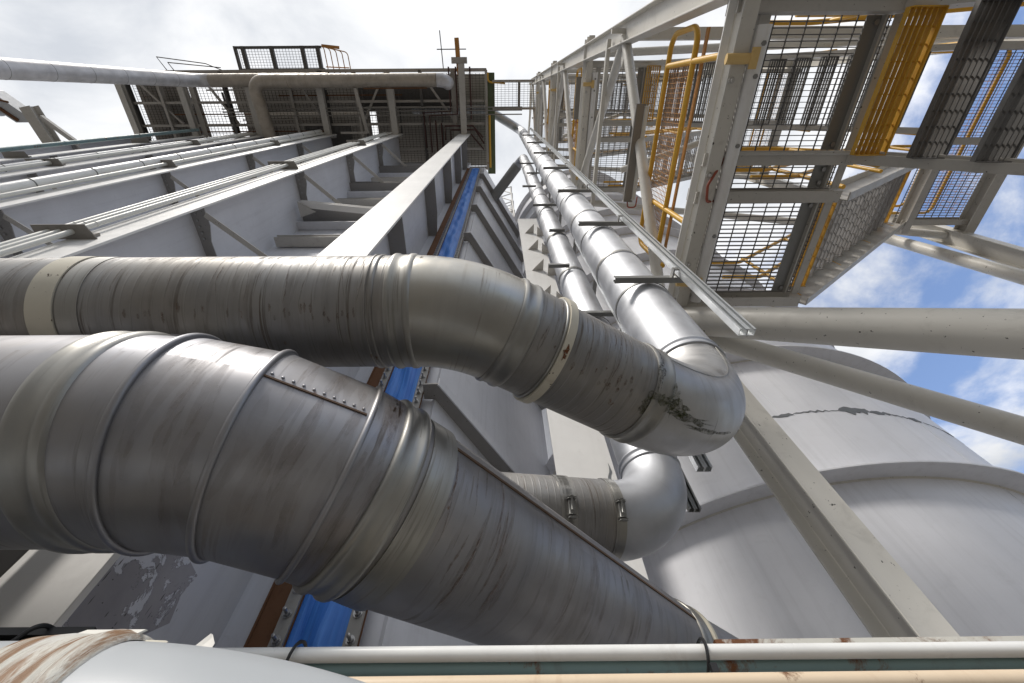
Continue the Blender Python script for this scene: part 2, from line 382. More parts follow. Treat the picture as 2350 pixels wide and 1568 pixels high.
# ------------------------------------------------------------------ ground
g = MB(); n = 24
ext_ = [-900, -300, -120, -60, -30, -12, 0, 12, 30, 60, 120, 300, 900]
for i in range(12):
    for j in range(12):
        x0, x1, y0, y1 = ext_[i], ext_[i + 1], ext_[j], ext_[j + 1]
        g.add([(x0, y0, GZ), (x1, y0, GZ), (x1, y1, GZ), (x0, y1, GZ)], [(0, 1, 2, 3)])
struct(g.build('ground', M['ground']))

# ------------------------------------------------------------------ casing wall with its columns
YF, YB = 1.35, 2.6
LEV = [2.7, 6.4, 10.1, 13.75, 17.4]
HT = 21.5
wall = thing('casing_wall', 'lilac grey steel casing wall behind the row of white columns, left of the blue strip', 'wall', (-8, YB, GZ))
MB().box(-16.6, -1.40, YB, YB + .12, GZ, HT).build('wall_plate', M['lilac'], wall)
for k, z in enumerate(LEV):
    for x0, x1 in ((-4.69, -1.62), (-7.74, -4.71), (-10.79, -7.76)):
        b = MB(); b.ext(cprof(.38, .24, .018), (x0, YB - .19, z), (x1, YB - .19, z)); b.build('cross_beam', M['under'], wall)
        b = MB(); b.ext(cprof(.20, .15, .012), (x0 + .12, YB - .13, z - 1.75), (x1 - .1, YB - .13, z - 1.75)); b.build('cross_rail', M['steel'], wall)
        b = MB(); b.bar((x0, YB - .10, z - .45), (x1, YB - .10, z - .45), .18, .04); b.build('cross_rail', M['lilac'], wall)
COLX = [-1.60, -4.70, -7.75, -10.8, -13.7, -16.3]
CLAB = ['widest white wall column, the one just left of the blue strip',
        'white wall column carrying three thin pale conduits',
        'white wall column carrying a fat white pipe beside one thin conduit',
        'white wall column next left of the one with the fat white pipe',
        'pale wall column seen edge on below the floodlight post',
        'outermost wall column at the far left, under the blue-green pipe']
for ci, (x, lab) in enumerate(zip(COLX, CLAB)):
    t = thing('wall_column', lab, 'column', (x, YF, GZ), 'columns of the casing wall')
    fw = .26 if ci else .255
    b = MB(); b.box(x - fw, x + fw, YF, YF + .03, GZ, HT - .2); b.build('flange', M['white'], t, bevel=.003)
    b = MB(); b.box(x - .01, x + .01, YF + .03, YB, GZ, HT - .2); b.build('web', M['lilac'], t)
    lv = LEV if ci else [2.5 + 3.3 * k for k in range(6)]
    for z in lv:
        b = MB()
        if ci == 0:
            b.plate([(x + .01, YF + .03, z), (x + .245, YF + .03, z), (x + .245, YB - .5, z), (x + .20, YB, z), (x + .01, YB, z)], (0, 0, .016))
        else:
            b.plate([(x + .01, YF + .03, z), (x + .24, YF + .03, z), (x + .24, YF + .3, z), (x + .17, YF + .55, z), (x + .17, YB, z), (x + .01, YB, z)], (0, 0, .016))
        b.build('stiffener', M['under'], t)
        b = MB(); b.plate([(x - .01, YF + .03, z), (x - .24, YF + .03, z), (x - .20, YB, z), (x - .01, YB, z)], (0, 0, .016)); b.build('stiffener', M['under'], t)
        if ci:
            b = MB()
            b.ext(lprof(.09, .09, .010), (x + .20, YF + .16, z - .01), (x + 1.12, YB - .22, z - .01))
            b.plate([(x + .95, YB - .42, z - .03), (x + 1.32, YB - .42 + .2, z - .03), (x + 1.32, YB - .02, z - .03), (x + .95, YB - .2, z - .03)], (0, 0, .012))
            b.build('brace', M['steel'], t)
            b = MB()
            for k in range(5):
                b.ring((x + .09, YF + .12 + .27 * k * .35, z - .004), (0, 0, 1), [(-.018, .001), (-.018, .018), (.004, .018), (.004, .001)], 6)
            b.build('bolt', M['bolt'], t)
    if ci == 1:
        b = MB(); b.ext(hprof(.14, .14, .012, .01), (x + .15, 2.02, 9.72), (-1.72, 2.32, 9.72)); b.build('brace', M['white'], t)
        b = MB(); b.plate([(x + .15, 1.95, 9.6), (x + .52, 2.18, 9.6), (x + .15, 2.30, 9.6)], (0, 0, .012)); b.build('gusset', M['steel'], t)

    if ci == 0:
        rr = random.Random(4); b = MB()
        for k in range(110):
            y, z = 1.5 + .65 * rr.random() ** 1.5, rr.uniform(.25, 1.15); l, wd = .006 + .045 * rr.random() ** 3, rr.uniform(.001, .005)
            b.plate([(x + .0105, y, z), (x + .0105, y + wd, z + l * .3), (x + .0105, y + wd * .4, z + l), (x + .0105, y - wd * .5, z + l * .5)], (.0008, 0, 0))
        tag(b.build('paint_chips', M['dark'], t), None, None, None, 'stuff')
        pts = [(1.46, .15)] + [(1.95 + .22 * math.sin(k * .9) * rr.uniform(.3, 1) + .10 * k / 10, .15 + .11 * k) for k in range(11)] + [(1.46, 1.3)]
        b = MB(); b.plate([(x + .0098, y, z) for y, z in pts], (.0006, 0, 0)); b.build('paint_patch', M['oldpaint'], t)

# a dark angle post stands before the widest column
b = MB(); b.ext(lprof(.085, .085, .01), (-1.60, 1.22, GZ), (-1.60, 1.22, 1.28)); b.bar((-1.64, 1.27, GZ), (-1.64, 1.27, 1.28), .02, .09, (0, 1, 0))
tag(b.build('angle_post', M['dark'], None), 'dark steel angle post in front of the widest column, lower left edge', 'post')

# ------------------------------------------------------------------ blue expansion joint
jt = thing('expansion_joint', 'tall blue fabric expansion joint between two bolted steel strips', 'expansion joint', (-1.0, 2.5, GZ))
JX0, JX1, JY, JZ1 = -1.175, -.855, 2.50, 18.9
b = MB(); nz = 260; nx = 12
vs = []; fs = []
rs_ = random.Random(3)
ph = [rs_.uniform(0, 6.28) for _ in range(8)]
for i in range(nz + 1):
    z = GZ + (JZ1 - GZ) * i / nz
    for j in range(nx + 1):
        u = j / nx; x = JX0 - .01 + (JX1 - JX0 + .02) * u
        f = math.sin(math.pi * u)
        wr = .018 * math.sin(z * 1.7 + ph[0] + 3 * u) + .013 * math.sin(z * 4.1 + ph[1] - 5 * u) + .010 * math.sin(z * 9.3 + ph[2] + 9 * u)
        vs.append((x, JY + .035 - f * (.012) + f * wr + .016 * math.cos(6.28 * u * 1.5 + ph[3]) * f, z))
for i in range(nz):
    for j in range(nx):
        a = i * (nx + 1) + j; fs.append((a, a + 1, a + nx + 2, a + nx + 1))
b.add(vs, fs); b.build('fabric', M['fabric'], jt, 80)
for x0, x1 in ((JX0 - .075, JX0), (JX1, JX1 + .075)):
    MB().box(x0, x1, JY - .008, JY + .012, GZ, JZ1).build('clamp_strip', M['strap'], jt, bevel=.002)
    MB().box(x0 - .006, x1 + .006, JY + .014, JY + .024, GZ, JZ1).build('backing_flange', M['rusty'], jt)
b = MB(); b.ext(lprof(.115, .10, .012), (JX0 - .205, JY + .10, GZ), (JX0 - .205, JY + .10, JZ1), (0, -1, 0)); b.box(JX0 - .2, JX0 - .082, JY + .012, JY + .03, GZ, JZ1)
b.build('side_angle', M['rusty'], jt)
b = MB(); b.tube([(JX0 + .02 + .28 * i / 10, JY + .012 - .02 * math.sin(3.14 * i / 10), 6.9 + .10 * math.sin(i * .9) * .3) for i in range(11)], .012, 6); b.build('lashing', M['white'], jt, 60)
def bolt_mesh(mb, c):
    mb.ring(c, (0, -1, 0), [(0, .001), (0, .026), (.005, .026), (.005, .001)], 14)
    mb.ring(V(c) + V((0, -.005, 0)), (0, -1, 0), [(0, .001), (0, .019), (.018, .019), (.018, .001)], 6)
    mb.ring(V(c) + V((0, -.023, 0)), (0, -1, 0), [(0, .001), (0, .010), (.040, .010), (.042, .001)], 10)
proto = None; rest = MB(); z = .70; pts = []
while z < JZ1 - .1:
    pts += [(JX0 - .038, JY - .008, z), (JX1 + .038, JY - .008, z)]; z += .135
for k, p in enumerate(pts):
    if k < 98:
        if proto is None:
            mb = MB(); bolt_mesh(mb, p); proto = mb.build('bolt', M['bolt'], jt); p0 = V(p)
        else:
            o = proto.copy(); sc.collection.objects.link(o); o.location = V(p) - p0
    else: bolt_mesh(rest, p)
tag(rest.build('bolt_row', M['bolt'], jt), None, None, None, 'stuff')

# ------------------------------------------------------------------ angled casing right of the joint
aw = thing('ribbed_casing', 'lilac angled casing with dark horizontal ribs, right of the blue strip', 'casing', (-.2, 3.2, GZ))
A0 = V((-.665, 2.585, 0)); AD = V((.51, .86, 0)).normalized(); AN = V((AD.y, -AD.x, 0)); AL = 2.75; AZ = 19.6
A1 = A0 + AD * AL
def zz_(p, z): return (p.x, p.y, z)
MB().box(-1.42, A0.x, 2.604, 2.63, GZ, AZ).build('front_plate', M['lilac'], aw)
b = MB(); b.plate([zz_(A0, GZ), zz_(A1, GZ), zz_(A1, AZ), zz_(A0, AZ)], -AN * .03); b.build('side_plate', M['lilac'], aw)
for k in range(7):
    z = .62 + 2.66 * k; o1 = .20
    fx = V((A0.x + .05, 2.585 - .19, 0)); e1 = A1 + AN * o1
    b = MB(); b.plate([(JX1 + .085, 2.40, z), zz_(fx, z), zz_(e1, z), zz_(A1, z), zz_(A0, z), (JX1 + .085, 2.58, z)], (0, 0, .02))
    b.build('rib', M['under'], aw)
    b = MB(); b.bar(zz_(fx, z + .035), zz_(e1, z + .035), .014, .11); b.build('rib_lip', M['lilac'], aw)
# ------------------------------------------------------------------ flat strip before the vessel
sp = thing('stiffener_strip', 'tall flat white plate with triangular gussets beside the small silver riser', 'steel plate', (.8, 3.35, GZ))
SZ = 13.4
MB().box(.555, 1.16, 3.30, 3.325, GZ, SZ).build('plate', M['white'], sp, bevel=.003)
MB().box(.845, .87, 3.325, 3.9, GZ, SZ).build('web', M['lilac'], sp)
for k in range(5):
    z = 5.8 + 1.48 * k
    b = MB(); b.plate([(.70, 3.297, z), (.95, 3.297, z), (.95, 3.03, z)], (0, 0, .014)); b.build('gusset', M['steel'], sp)
    b = MB(); b.plate([(1.02, 3.297, z - .3), (1.30, 3.297, z - .3), (1.02, 3.03, z - .3)], (0, 0, .014)); b.build('gusset', M['steel'], sp)
# paint that has come off the strip's edge and off the vessel, down to the primer
def flakes(mb, path, nrm, wmax, seed, thick=.0025):
    r = random.Random(seed); n = len(path); up = []; dn = []
    d = (V(path[-1]) - V(path[0])).normalized(); side = V(nrm).cross(d).normalized()
    for i, p in enumerate(path):
        e = math.sin(math.pi * i / (n - 1)) ** .5
        up.append(V(p) + side * wmax * e * r.uniform(.35, 1)); dn.append(V(p) - side * wmax * e * r.uniform(.1, .9))
    for i in range(n - 1):
        q = [up[i], up[i + 1], dn[i + 1], dn[i]]
        mb.add([V(x) + V(nrm) * .002 for x in q] + [V(x) + V(nrm) * (.002 + thick) for x in q], [(0, 3, 2, 1), (4, 5, 6, 7), (0, 1, 5, 4), (1, 2, 6, 5), (2, 3, 7, 6), (3, 0, 4, 7)])
b = MB()
flakes(b, [(1.10 + .015 * math.sin(i), 3.298, 2.2 + .06 * i) for i in range(16)], (0, -1, 0), .035, 5)
flakes(b, [(1.12, 3.298, 1.25 + .03 * i) for i in range(7)], (0, -1, 0), .045, 6)
b.build('bare_patch', M['chip'], sp)

# ------------------------------------------------------------------ vessel
VC = V((3.62, 5.85, 0)); VR = 2.93; VZ = 21.0
vs_ = thing('steel_vessel', 'huge pale lilac cylindrical vessel with stiffening rings on the right', 'vessel', (VC.x, VC.y, GZ))
b = MB(); b.ring((VC.x, VC.y, 0), (0, 0, 1), [(GZ, .01), (GZ, VR), (VZ, VR), (VZ, .01)], 128); b.build('shell', M['shell'], vs_, 40)
k = 0; z = .60
while z < VZ:
    b = MB(); b.ring((VC.x, VC.y, z), (0, 0, 1), [(0, VR - .01), (0, VR + .19), (.025, VR + .19), (.025, VR - .01)], 128); b.build('ring', M['shell'], vs_, 30, bevel=.004)
    b = MB(); b.ring((VC.x, VC.y, z), (0, 0, 1), [(-.013, VR), (-.004, VR + .014), (0, VR + .014), (0, VR)], 128); b.build('weld_bead', M['beige'], vs_, 80)
    z += 1.95
for k, z in enumerate([1.3, 3.46, 5.4, 7.4]):
    b = MB(); b.ring((VC.x, VC.y, z), (0, 0, 1), [(-.008, VR - .001), (-.004, VR + .0025), (.004, VR + .0025), (.008, VR - .001)], 128); b.build('weld_seam', M['shell'], vs_, 80)
def vp(a, z, r=VR): return V((VC.x + r * math.sin(a), VC.y - r * math.cos(a), z))
def vflake(name, pts, seed):
    b = MB()
    for (a0, a1, z, wm) in pts:
        n = max(4, int(abs(a1 - a0) * VR / .035)); am = (a0 + a1) / 2
        flakes(b, [vp(a0 + (a1 - a0) * i / n, z + .012 * math.sin(3 * i)) for i in range(n + 1)], (math.sin(am), -math.cos(am), 0), wm, seed); seed += 1
    b.build(name, M['chip'], vs_)
for k, a in enumerate((-.55, .32, -.2, .45)):
    b = MB(); b.tube([vp(a, z, VR - .002) for z in ((-1.5, 1.3), (1.3, 3.46), (3.46, 5.4), (5.4, 7.4))[k]], .006, 6); b.build('weld_seam', M['shell'], vs_, 80)
vflake('bare_patch', [(-.33, -.24, 3.44, .010), (-.24, -.16, 3.45, .035), (-.16, -.03, 3.46, .018), (-.03, .03, 3.46, .006), (.00, .125, 3.46, .075), (.12, .21, 3.46, .05), (.2, .3, 3.46, .012), (.28, .35, 3.46, .05), (.35, .50, 3.46, .008), (.46, .53, 3.46, .03)], 11)

# ------------------------------------------------------------------ ducts
def couple(c, d, r, mat='joint', parent=None, wdt=.075, name='joint_band', hh=.012):
    """a swaged joint: a flat collar with a rounded bead at either end"""
    prof = [(-wdt / 2, r - .004), (-wdt / 2, r + hh * .5), (-wdt * .42, r + hh), (-wdt * .30, r + hh), (-wdt * .22, r + hh * .35), (wdt * .15, r + hh * .35),
            (wdt * .22, r + hh * .9), (wdt * .36, r + hh * .9), (wdt * .46, r + hh * .4), (wdt / 2, r - .004)]
    b = MB(); b.ring(c, d, prof, 72); return b.build(name, M[mat], parent, 50)
def band(c, d, r, wdt, hh, mat, parent, name='band'):
    b = MB(); b.ring(c, d, [(-wdt / 2, r - .003), (-wdt / 2, r + hh), (wdt / 2, r + hh), (wdt / 2, r - .003)], 72); return b.build(name, M[mat], parent, 30)
def bead(c, d, r, rr, mat, parent, name='seam_ring'):
    b = MB(); b.ring(c, d, [(rr * math.cos(t), r + rr * math.sin(t) * .9 + .002) for t in [6.283 * i / 10 for i in range(10)]], 72); return b.build(name, M[mat], parent, 80)
def straight(p, q, r, mat, parent, name='pipe_section', seg=64, n=6):
    p, q = V(p), V(q); b = MB(); b.tube([p + (q - p) * i / n for i in range(n + 1)], r, seg, caps=False); return b.build(name, M[mat], parent, 40)
def clamp(c, d, r, parent, ang):
    """a thin band with a bolted latch"""
    band(c, d, r, .028, .005, 'joint', parent, 'clamp_band')
    d = V(d).normalized(); ref = V((0, 0, 1)) if abs(d.z) < .9 else V((0, 1, 0))
    a = d.cross(ref).normalized(); bb = d.cross(a); e = a * math.cos(ang) + bb * math.sin(ang); tt = d.cross(e)
    b = MB(); m = V(c) + e * (r + .014)
    b.bar(m - tt * .03, m + tt * .03, .03, .016, e); b.bar(m - tt * .012 + e * .008, m + tt * .05 + e * .008, .012, .012, e)
    b.bar(m - tt * .045, m - tt * .036, .036, .024, e); b.bar(m + tt * .036, m + tt * .045, .036, .024, e)
    b.build('latch', M['galvdark'], parent, bevel=.002)

# upper duct with the big riser
d1 = thing('upper_duct', 'weathered silver duct crossing from the left and turning up into the big clean riser', 'duct', (-.4, .66, 1.35))
r1 = .2; h1 = 1.358; y1 = .665
DG = V((math.cos(R(30)), math.sin(R(30)), 0)); X1 = V((1, 0, 0))
RI = V((1.05, 1.33, h1))                                    # axis of the riser
CO = V((1.05 - (1.33 - y1) / math.tan(R(30)) - .035, y1, h1)); RI0 = V((1.05, 1.33, h1)); DG = (RI0 - CO).normalized()      # corner of the two horizontal runs
T1 = .165; e0 = CO - X1 * T1; e1 = CO + DG * T1; RE = T1 / math.tan(X1.angle(DG) / 2)
straight((-4.6, y1, h1), e0, r1, 'duct', d1, n=30)
b = MB(); b.tube(arc(e0, X1, DG, RE, 20), r1 + .001, 64, caps=False); b.build('elbow', M['elbow'], d1, 60)
RB = .56
s1 = RI - DG * RB
straight(e1, s1, r1, 'duct', d1, n=10)
b = MB(); b.tube(arc(s1, DG, (0, 0, 1), RB, 30), r1 + .001, 72, caps=False); b.build('elbow', M['brightelbow'], d1, 60)
RTOP = 22.3
z = h1 + RB; k = 0
while z < RTOP - .3:
    z2 = min(z + 1.52, RTOP - .3)
    straight((RI.x, RI.y, z), (RI.x, RI.y, z2), r1, 'riser', d1, n=4, seg=72)
    if k: bead((RI.x, RI.y, z), (0, 0, 1), r1 - .001, .006, 'riser', d1)
    if k in (1, 2, 4): clamp((RI.x, RI.y, z + .03), (0, 0, 1), r1, d1, 3.6)
    z = z2; k += 1
q1 = V((RI.x, RI.y, RTOP)); q2 = q1 - DG * 1.9
b = MB(); b.tube(arc((RI.x, RI.y, RTOP - .3), (0, 0, 1), -DG, .5, 16), r1, 40, caps=False); b.build('elbow', M['riser'], d1, 60)
b = MB(); b.tube(rnd_path([q1 + V((0, 0, .2)) - DG * .5, q2 + V((0, 0, .2)), q2 + V((-3.5, 0, .2))], .6, 10), r1, 40, caps=False); b.build('pipe_section', M['riser'], d1, 60)
couple(e0 - X1 * .03, X1, r1, 'joint', d1, .085, hh=.008); couple(e0 - X1 * .12, X1, r1, 'duct', d1, .03, hh=.006)
couple(e1 + DG * .02, DG, r1, 'joint', d1, .08, hh=.009)
band(e1 + DG * .175, DG, r1, .030, .016, 'tape', d1, 'white_band'); bead(e1 + DG * .155, DG, r1, .006, 'joint', d1)
couple(s1 - DG * .035, DG, r1, 'joint', d1, .085, hh=.008)
band((-1.46, y1, h1), X1, r1, .085, .005, 'tape', d1, 'tape_band'); band((-1.375, y1, h1), X1, r1, .07, .002, 'joint', d1, 'tape_band')
bead((-3.0, y1, h1), X1, r1, .004, 'duct', d1)
couple((RI.x, RI.y, h1 + RB + .02), (0, 0, 1), r1, 'riser', d1, .075, hh=.011)
b = MB(); b.tube([V((s1.x, s1.y, s1.z)) + V((DG.y, -DG.x, 0)) * .0 + V((0, 0, 0))] and arc(s1 + V((DG.y, -DG.x, 0)) * (r1 + .0), DG, (0, 0, 1), RB, 30), .0035, 6); b.build('seam', M['joint'], d1)

def patch(fn, n, au, at, seed, name, mat, parent, mb=None):
    """irregular stain lying on a curved surface; fn(u, t) gives the surface point"""
    r = random.Random(seed); b = mb or MB()
    ks = [r.uniform(.35, 1.0) for _ in range(n)]; rim = [fn(au * ks[i] * math.cos(6.2832 * i / n), at * ks[i] * math.sin(6.2832 * i / n)) for i in range(n)]
    mid = [fn(.5 * au * ks[i] * math.cos(6.2832 * i / n), .5 * at * ks[i] * math.sin(6.2832 * i / n)) for i in range(n)]; c = fn(0, 0)
    b.add([c] + mid + rim, [(0, 1 + i, 1 + (i + 1) % n) for i in range(n)] + [(1 + i, 1 + n + i, 1 + n + (i + 1) % n, 1 + (i + 1) % n) for i in range(n)])
    return b if mb else b.build(name, M[mat], parent, 80)
SD = V((DG.y, -DG.x, 0)); UZ = V((0, 0, 1))
def on_run(u, t, r=r1): return s1 + DG * u + (SD * math.cos(t) + UZ * math.sin(t)) * r
ARC = arc(s1, DG, (0, 0, 1), RB, 30)
def on_elbow(u, t, r=r1):
    a = max(0, u) / RB; c = s1 + UZ * RB; rad = DG * math.sin(a) - UZ * math.cos(a)
    return c + rad * RB + (SD * math.cos(t) - rad * 0 + (-rad) * math.sin(t)) * r
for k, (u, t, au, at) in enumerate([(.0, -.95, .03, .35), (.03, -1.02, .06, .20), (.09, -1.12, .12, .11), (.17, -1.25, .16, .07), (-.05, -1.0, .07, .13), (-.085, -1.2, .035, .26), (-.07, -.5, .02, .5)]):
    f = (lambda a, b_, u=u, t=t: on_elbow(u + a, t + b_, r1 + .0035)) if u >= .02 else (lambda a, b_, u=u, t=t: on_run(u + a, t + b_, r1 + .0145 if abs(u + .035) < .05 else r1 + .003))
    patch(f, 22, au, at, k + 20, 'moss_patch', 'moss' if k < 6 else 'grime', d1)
rr = random.Random(9)
for k in range(5):
    u, t = rr.uniform(-.50, -.12), rr.uniform(-1.25, -.75)
    patch(lambda a, b_, u=u, t=t: on_run(u + a, t + b_, r1 + .0012), 9, rr.uniform(.003, .006), rr.uniform(.03, .10), k, 'rust_spot', 'stain', d1)
patch(lambda a, b_: e1 + DG * (.175 + a) + (SD * math.cos(-1.0 + b_) + UZ * math.sin(-1.0 + b_)) * (r1 + .0175), 14, .014, .17, 3, 'rust_spot', 'rustpatch', d1)
def drips(fn, urange, trange, n, seed, parent, mat='stain', w=(.0012, .0045), l=(.12, .5)):
    q = random.Random(seed); mb = MB()
    for k in range(n):
        u, t = q.uniform(*urange), q.uniform(*trange); hw, hl = q.uniform(*w), q.uniform(*l); sk = q.uniform(-.02, .02) * hl
        vs = []; m = 10
        for i in range(m + 1):
            f = i / m; tt = t - hl + 2 * hl * f; uu = u + sk * math.sin(5 * f + k) + q.uniform(-.0012, .0012); ww = hw * (.25 + max(0.0, math.sin(3.1416 * f)) ** .7) * q.uniform(.6, 1.1)
            vs += [fn(uu - ww, tt), fn(uu + ww, tt)]
        mb.add(vs, [(2 * i, 2 * i + 1, 2 * i + 3, 2 * i + 2) for i in range(m)])
    tag(mb.build('drip_stains', M[mat], parent, 80), None, None, None, 'stuff')
def on_left(u, t): return V((u, y1 - math.cos(t) * (r1 + .0012), h1 + math.sin(t) * (r1 + .0012)))
drips(on_left, (-1.9, -.45), (-.75, .9), 70, 31, d1, 'drip', (.0008, .0022), (.12, .5))
drips(on_left, (-1.9, -.45), (-1.0, 1.2), 60, 34, d1, 'faintdrip', (.002, .009), (.3, .8))
drips(on_left, (-1.3, -.45), (-1.28, -1.02), 26, 36, d1, 'drip', (.002, .005), (.03, .09))
drips(lambda u, t: on_run(u, t, r1 + .0013), (-.55, -.12), (-1.0, .8), 36, 32, d1, 'drip', (.0008, .0022), (.08, .4))
drips(lambda u, t: on_run(u, t, r1 + .0013), (-.55, -.12), (-1.0, .8), 24, 35, d1, 'faintdrip', (.002, .008), (.3, .7))
drips(lambda u, t: on_run(u, t, r1 + .0013), (-.50, -.14), (-1.25, -.85), 16, 37, d1, 'drip', (.003, .007), (.03, .09))
def wave_line(u, t0, t1, seed):
    q = random.Random(seed); n = 12; b = MB(); w_ = .0016; pts = []
    for i in range(n + 1):
        t = t0 + (t1 - t0) * i / n; uu = u + q.uniform(-.004, .004) + .01 * i / n
        pts.append((uu, t))
    vs = []
    for uu, t in pts:
        for s_ in (-w_, w_): vs.append((uu + s_, y1 - math.cos(t) * (r1 + .001), h1 + math.sin(t) * (r1 + .001)))
    b.add(vs, [(2 * i, 2 * i + 1, 2 * i + 3, 2 * i + 2) for i in range(n)]); b.build('scratch', M['dark'], d1, 80)
wave_line(-.93, .62, .05, 2)

# small riser with its lower elbow
d2 = thing('small_duct', 'slim silver riser that turns into the plain grey duct behind the big cone', 'duct', (.85, 1.87, 1.2))
r2 = .163; r2b = .188; S2 = V((.860, 1.87, 0)); RB2 = .36
DB = V((-math.cos(R(10.5)), -math.sin(R(10.5)), -.065)).normalized()
TB2 = RB2 * math.tan(V((0, 0, -1)).angle(DB) / 2); st2 = V((S2.x, S2.y, 1.352)) + DB * TB2; h2 = 1.352 + TB2 - RB2
straight(st2, st2 + DB * 1.7, r2b, 'duct', d2, n=8)
b = MB(); b.tube(arc((S2.x, S2.y, h2 + RB2), (0, 0, -1), DB, RB2, 24), [r2 + .001 + (r2b - r2) * i / 24 for i in range(25)], 64, caps=False); b.build('elbow', M['riser'], d2, 60)
z = h2 + RB2; k = 0
while z < 16.0:
    z2 = min(z + 1.45, 16.2)
    straight((S2.x, S2.y, z), (S2.x, S2.y, z2), r2, 'riser', d2, n=3, seg=56)
    if k: bead((S2.x, S2.y, z), (0, 0, 1), r2 - .001, .005, 'riser', d2)
    if k in (1, 2, 3, 5): clamp((S2.x, S2.y, z + .05), (0, 0, 1), r2, d2, 3.6)
    z = z2; k += 1
b = MB(); b.tube(arc((S2.x, S2.y, 16.2), (0, 0, 1), (-.62, .78, 0), .35, 10), r2, 32, caps=False); b.build('elbow', M['riser'], d2, 60)
q = V((S2.x, S2.y, 16.55)) + V((-.62, .78, 0)).normalized() * .34
straight(q, q + V((-.62, .78, 0)).normalized() * 5, r2 * 1.15, 'galvdark', d2, seg=32)
couple((S2.x, S2.y, h2 + RB2 + .02), (0, 0, 1), r2, 'riser', d2, .07, hh=.010)
clamp(st2 + DB * .02, DB, r2b, d2, 2.7); band(st2 + DB * .02, DB, r2b, .05, .004, 'joint', d2)
clamp(st2 + DB * .26, DB, r2b, d2, 2.7); band(st2 + DB * .26, DB, r2b, .06, .005, 'joint', d2); clamp(st2 + DB * .29, DB, r2b, d2, .6)

# big duct that narrows into a cone
d3 = thing('big_duct', 'biggest silver duct, mitred in segments and narrowing to a cone at lower right', 'duct', (-.9, .77, .83))
r3 = .27; h3 = .828; y3 = .768
def pd(a): return V((math.cos(R(a)), math.sin(R(a)), 0))
pth = [V((-3.5, y3, h3)), V((-.955, y3, h3)), V((-.845, y3 + .008, h3))]
angs = [13, 29, 39]; lens = [.178, .215, .108]
for a, l in zip(angs, lens): pth.append(pth[-1] + pd(a) * l)
CE = pth[-1] + pd(42) * 1.44
def mitre(i):
    d0 = (pth[i] - pth[i - 1]).normalized(); d1_ = ((pth[i + 1] if i + 1 < len(pth) else CE) - pth[i]).normalized(); return (d0 + d1_).normalized()
def mseg(p, q, n0, n1, ra, rb, mat, name, nn=3):
    """a straight tube whose two end planes are mitred to the normals n0 and n1"""
    p, q = V(p), V(q); d = (q - p).normalized(); a = d.cross(V((0, 0, 1))).normalized(); bb = V((0, 0, 1)); seg = 80; vs = []; u = (0, (q - p).length)
    for i in range(nn + 1):
        f = i / nn
        for k in range(seg):
            t = 6.2831853 * k / seg; e = a * math.cos(t) + bb * math.sin(t)
            x0 = p + e * ra; x0 = x0 + d * ((p - x0).dot(n0) / d.dot(n0)); x1 = q + e * rb; x1 = x1 + d * ((q - x1).dot(n1) / d.dot(n1))
            vs.append(x0.lerp(x1, f))
    fs = []; uvs = []; off = p.x * 3.1
    for i in range(nn):
        for k in range(seg):
            k2 = (k + 1) % seg; fs.append((i * seg + k, i * seg + k2, (i + 1) * seg + k2, (i + 1) * seg + k))
            c0, c1 = k / seg * 6.283 * ra, (k + 1) / seg * 6.283 * ra; u0, u1 = off + u[1] * i / nn, off + u[1] * (i + 1) / nn
            uvs.append(((u0, c0), (u0, c1), (u1, c1), (u1, c0)))
    b = MB(); b.add(vs, fs, uvs); return b.build(name, M[mat], d3, 40)
nrm = [X1] + [mitre(i) for i in range(1, len(pth))]
for i in range(len(pth) - 1):
    mseg(pth[i], pth[i + 1], nrm[i], nrm[i + 1], r3, r3, 'bigduct', 'pipe_section', 3 if i else 24)
dc = (CE - pth[-1]).normalized(); rc = .178
mseg(pth[-1], CE, nrm[-1], dc, r3, rc, 'bigduct', 'cone', 8)
straight(CE, CE + dc * .9, rc, 'bigduct', d3)
def mring(c, n_, d, r, rr, mat, name='seam_ring'):
    """a bead that lies in the mitre plane through c with normal n_"""
    n_ = V(n_).normalized(); d = V(d).normalized(); bb = V((0, 0, 1)); a = n_.cross(bb).normalized(); st = 1 / abs(n_.dot(d)); vs = []; seg = 96; m = 10
    for k in range(seg):
        t = 6.2831853 * k / seg; e = a * math.cos(t) * st + bb * math.sin(t); eo = (a * math.cos(t) + bb * math.sin(t))
        for i in range(m):
            s_ = 6.2831853 * i / m; vs.append(V(c) + e * r + eo * (rr * math.sin(s_) + rr * .4) + n_ * rr * math.cos(s_))
    fs = [(k * m + i, k * m + (i + 1) % m, ((k + 1) % seg) * m + (i + 1) % m, ((k + 1) % seg) * m + i) for k in range(seg) for i in range(m)]
    b = MB(); b.add(vs, fs); return b.build(name, M[mat], d3, 80)
couple(pth[1] - X1 * .015, X1, r3, 'joint', d3, .10, hh=.010)
mring(pth[2], nrm[2], pd(5), r3, .009, 'bigduct'); mring(pth[3], nrm[3], pd(20), r3, .009, 'bigduct'); mring(pth[4], nrm[4], pd(33), r3, .008, 'bigduct')
couple(pth[5] - pd(39) * .005, nrm[5], r3 + .002, 'joint', d3, .085, hh=.012)
band(pth[5] + dc * .085, dc, r3 - .004, .08, .006, 'joint', d3, 'rivet_band')
couple(CE + dc * .015, dc, rc, 'joint', d3, .07, hh=.010); band(CE + dc * .075, dc, rc, .018, .012, 'tape', d3, 'white_band')
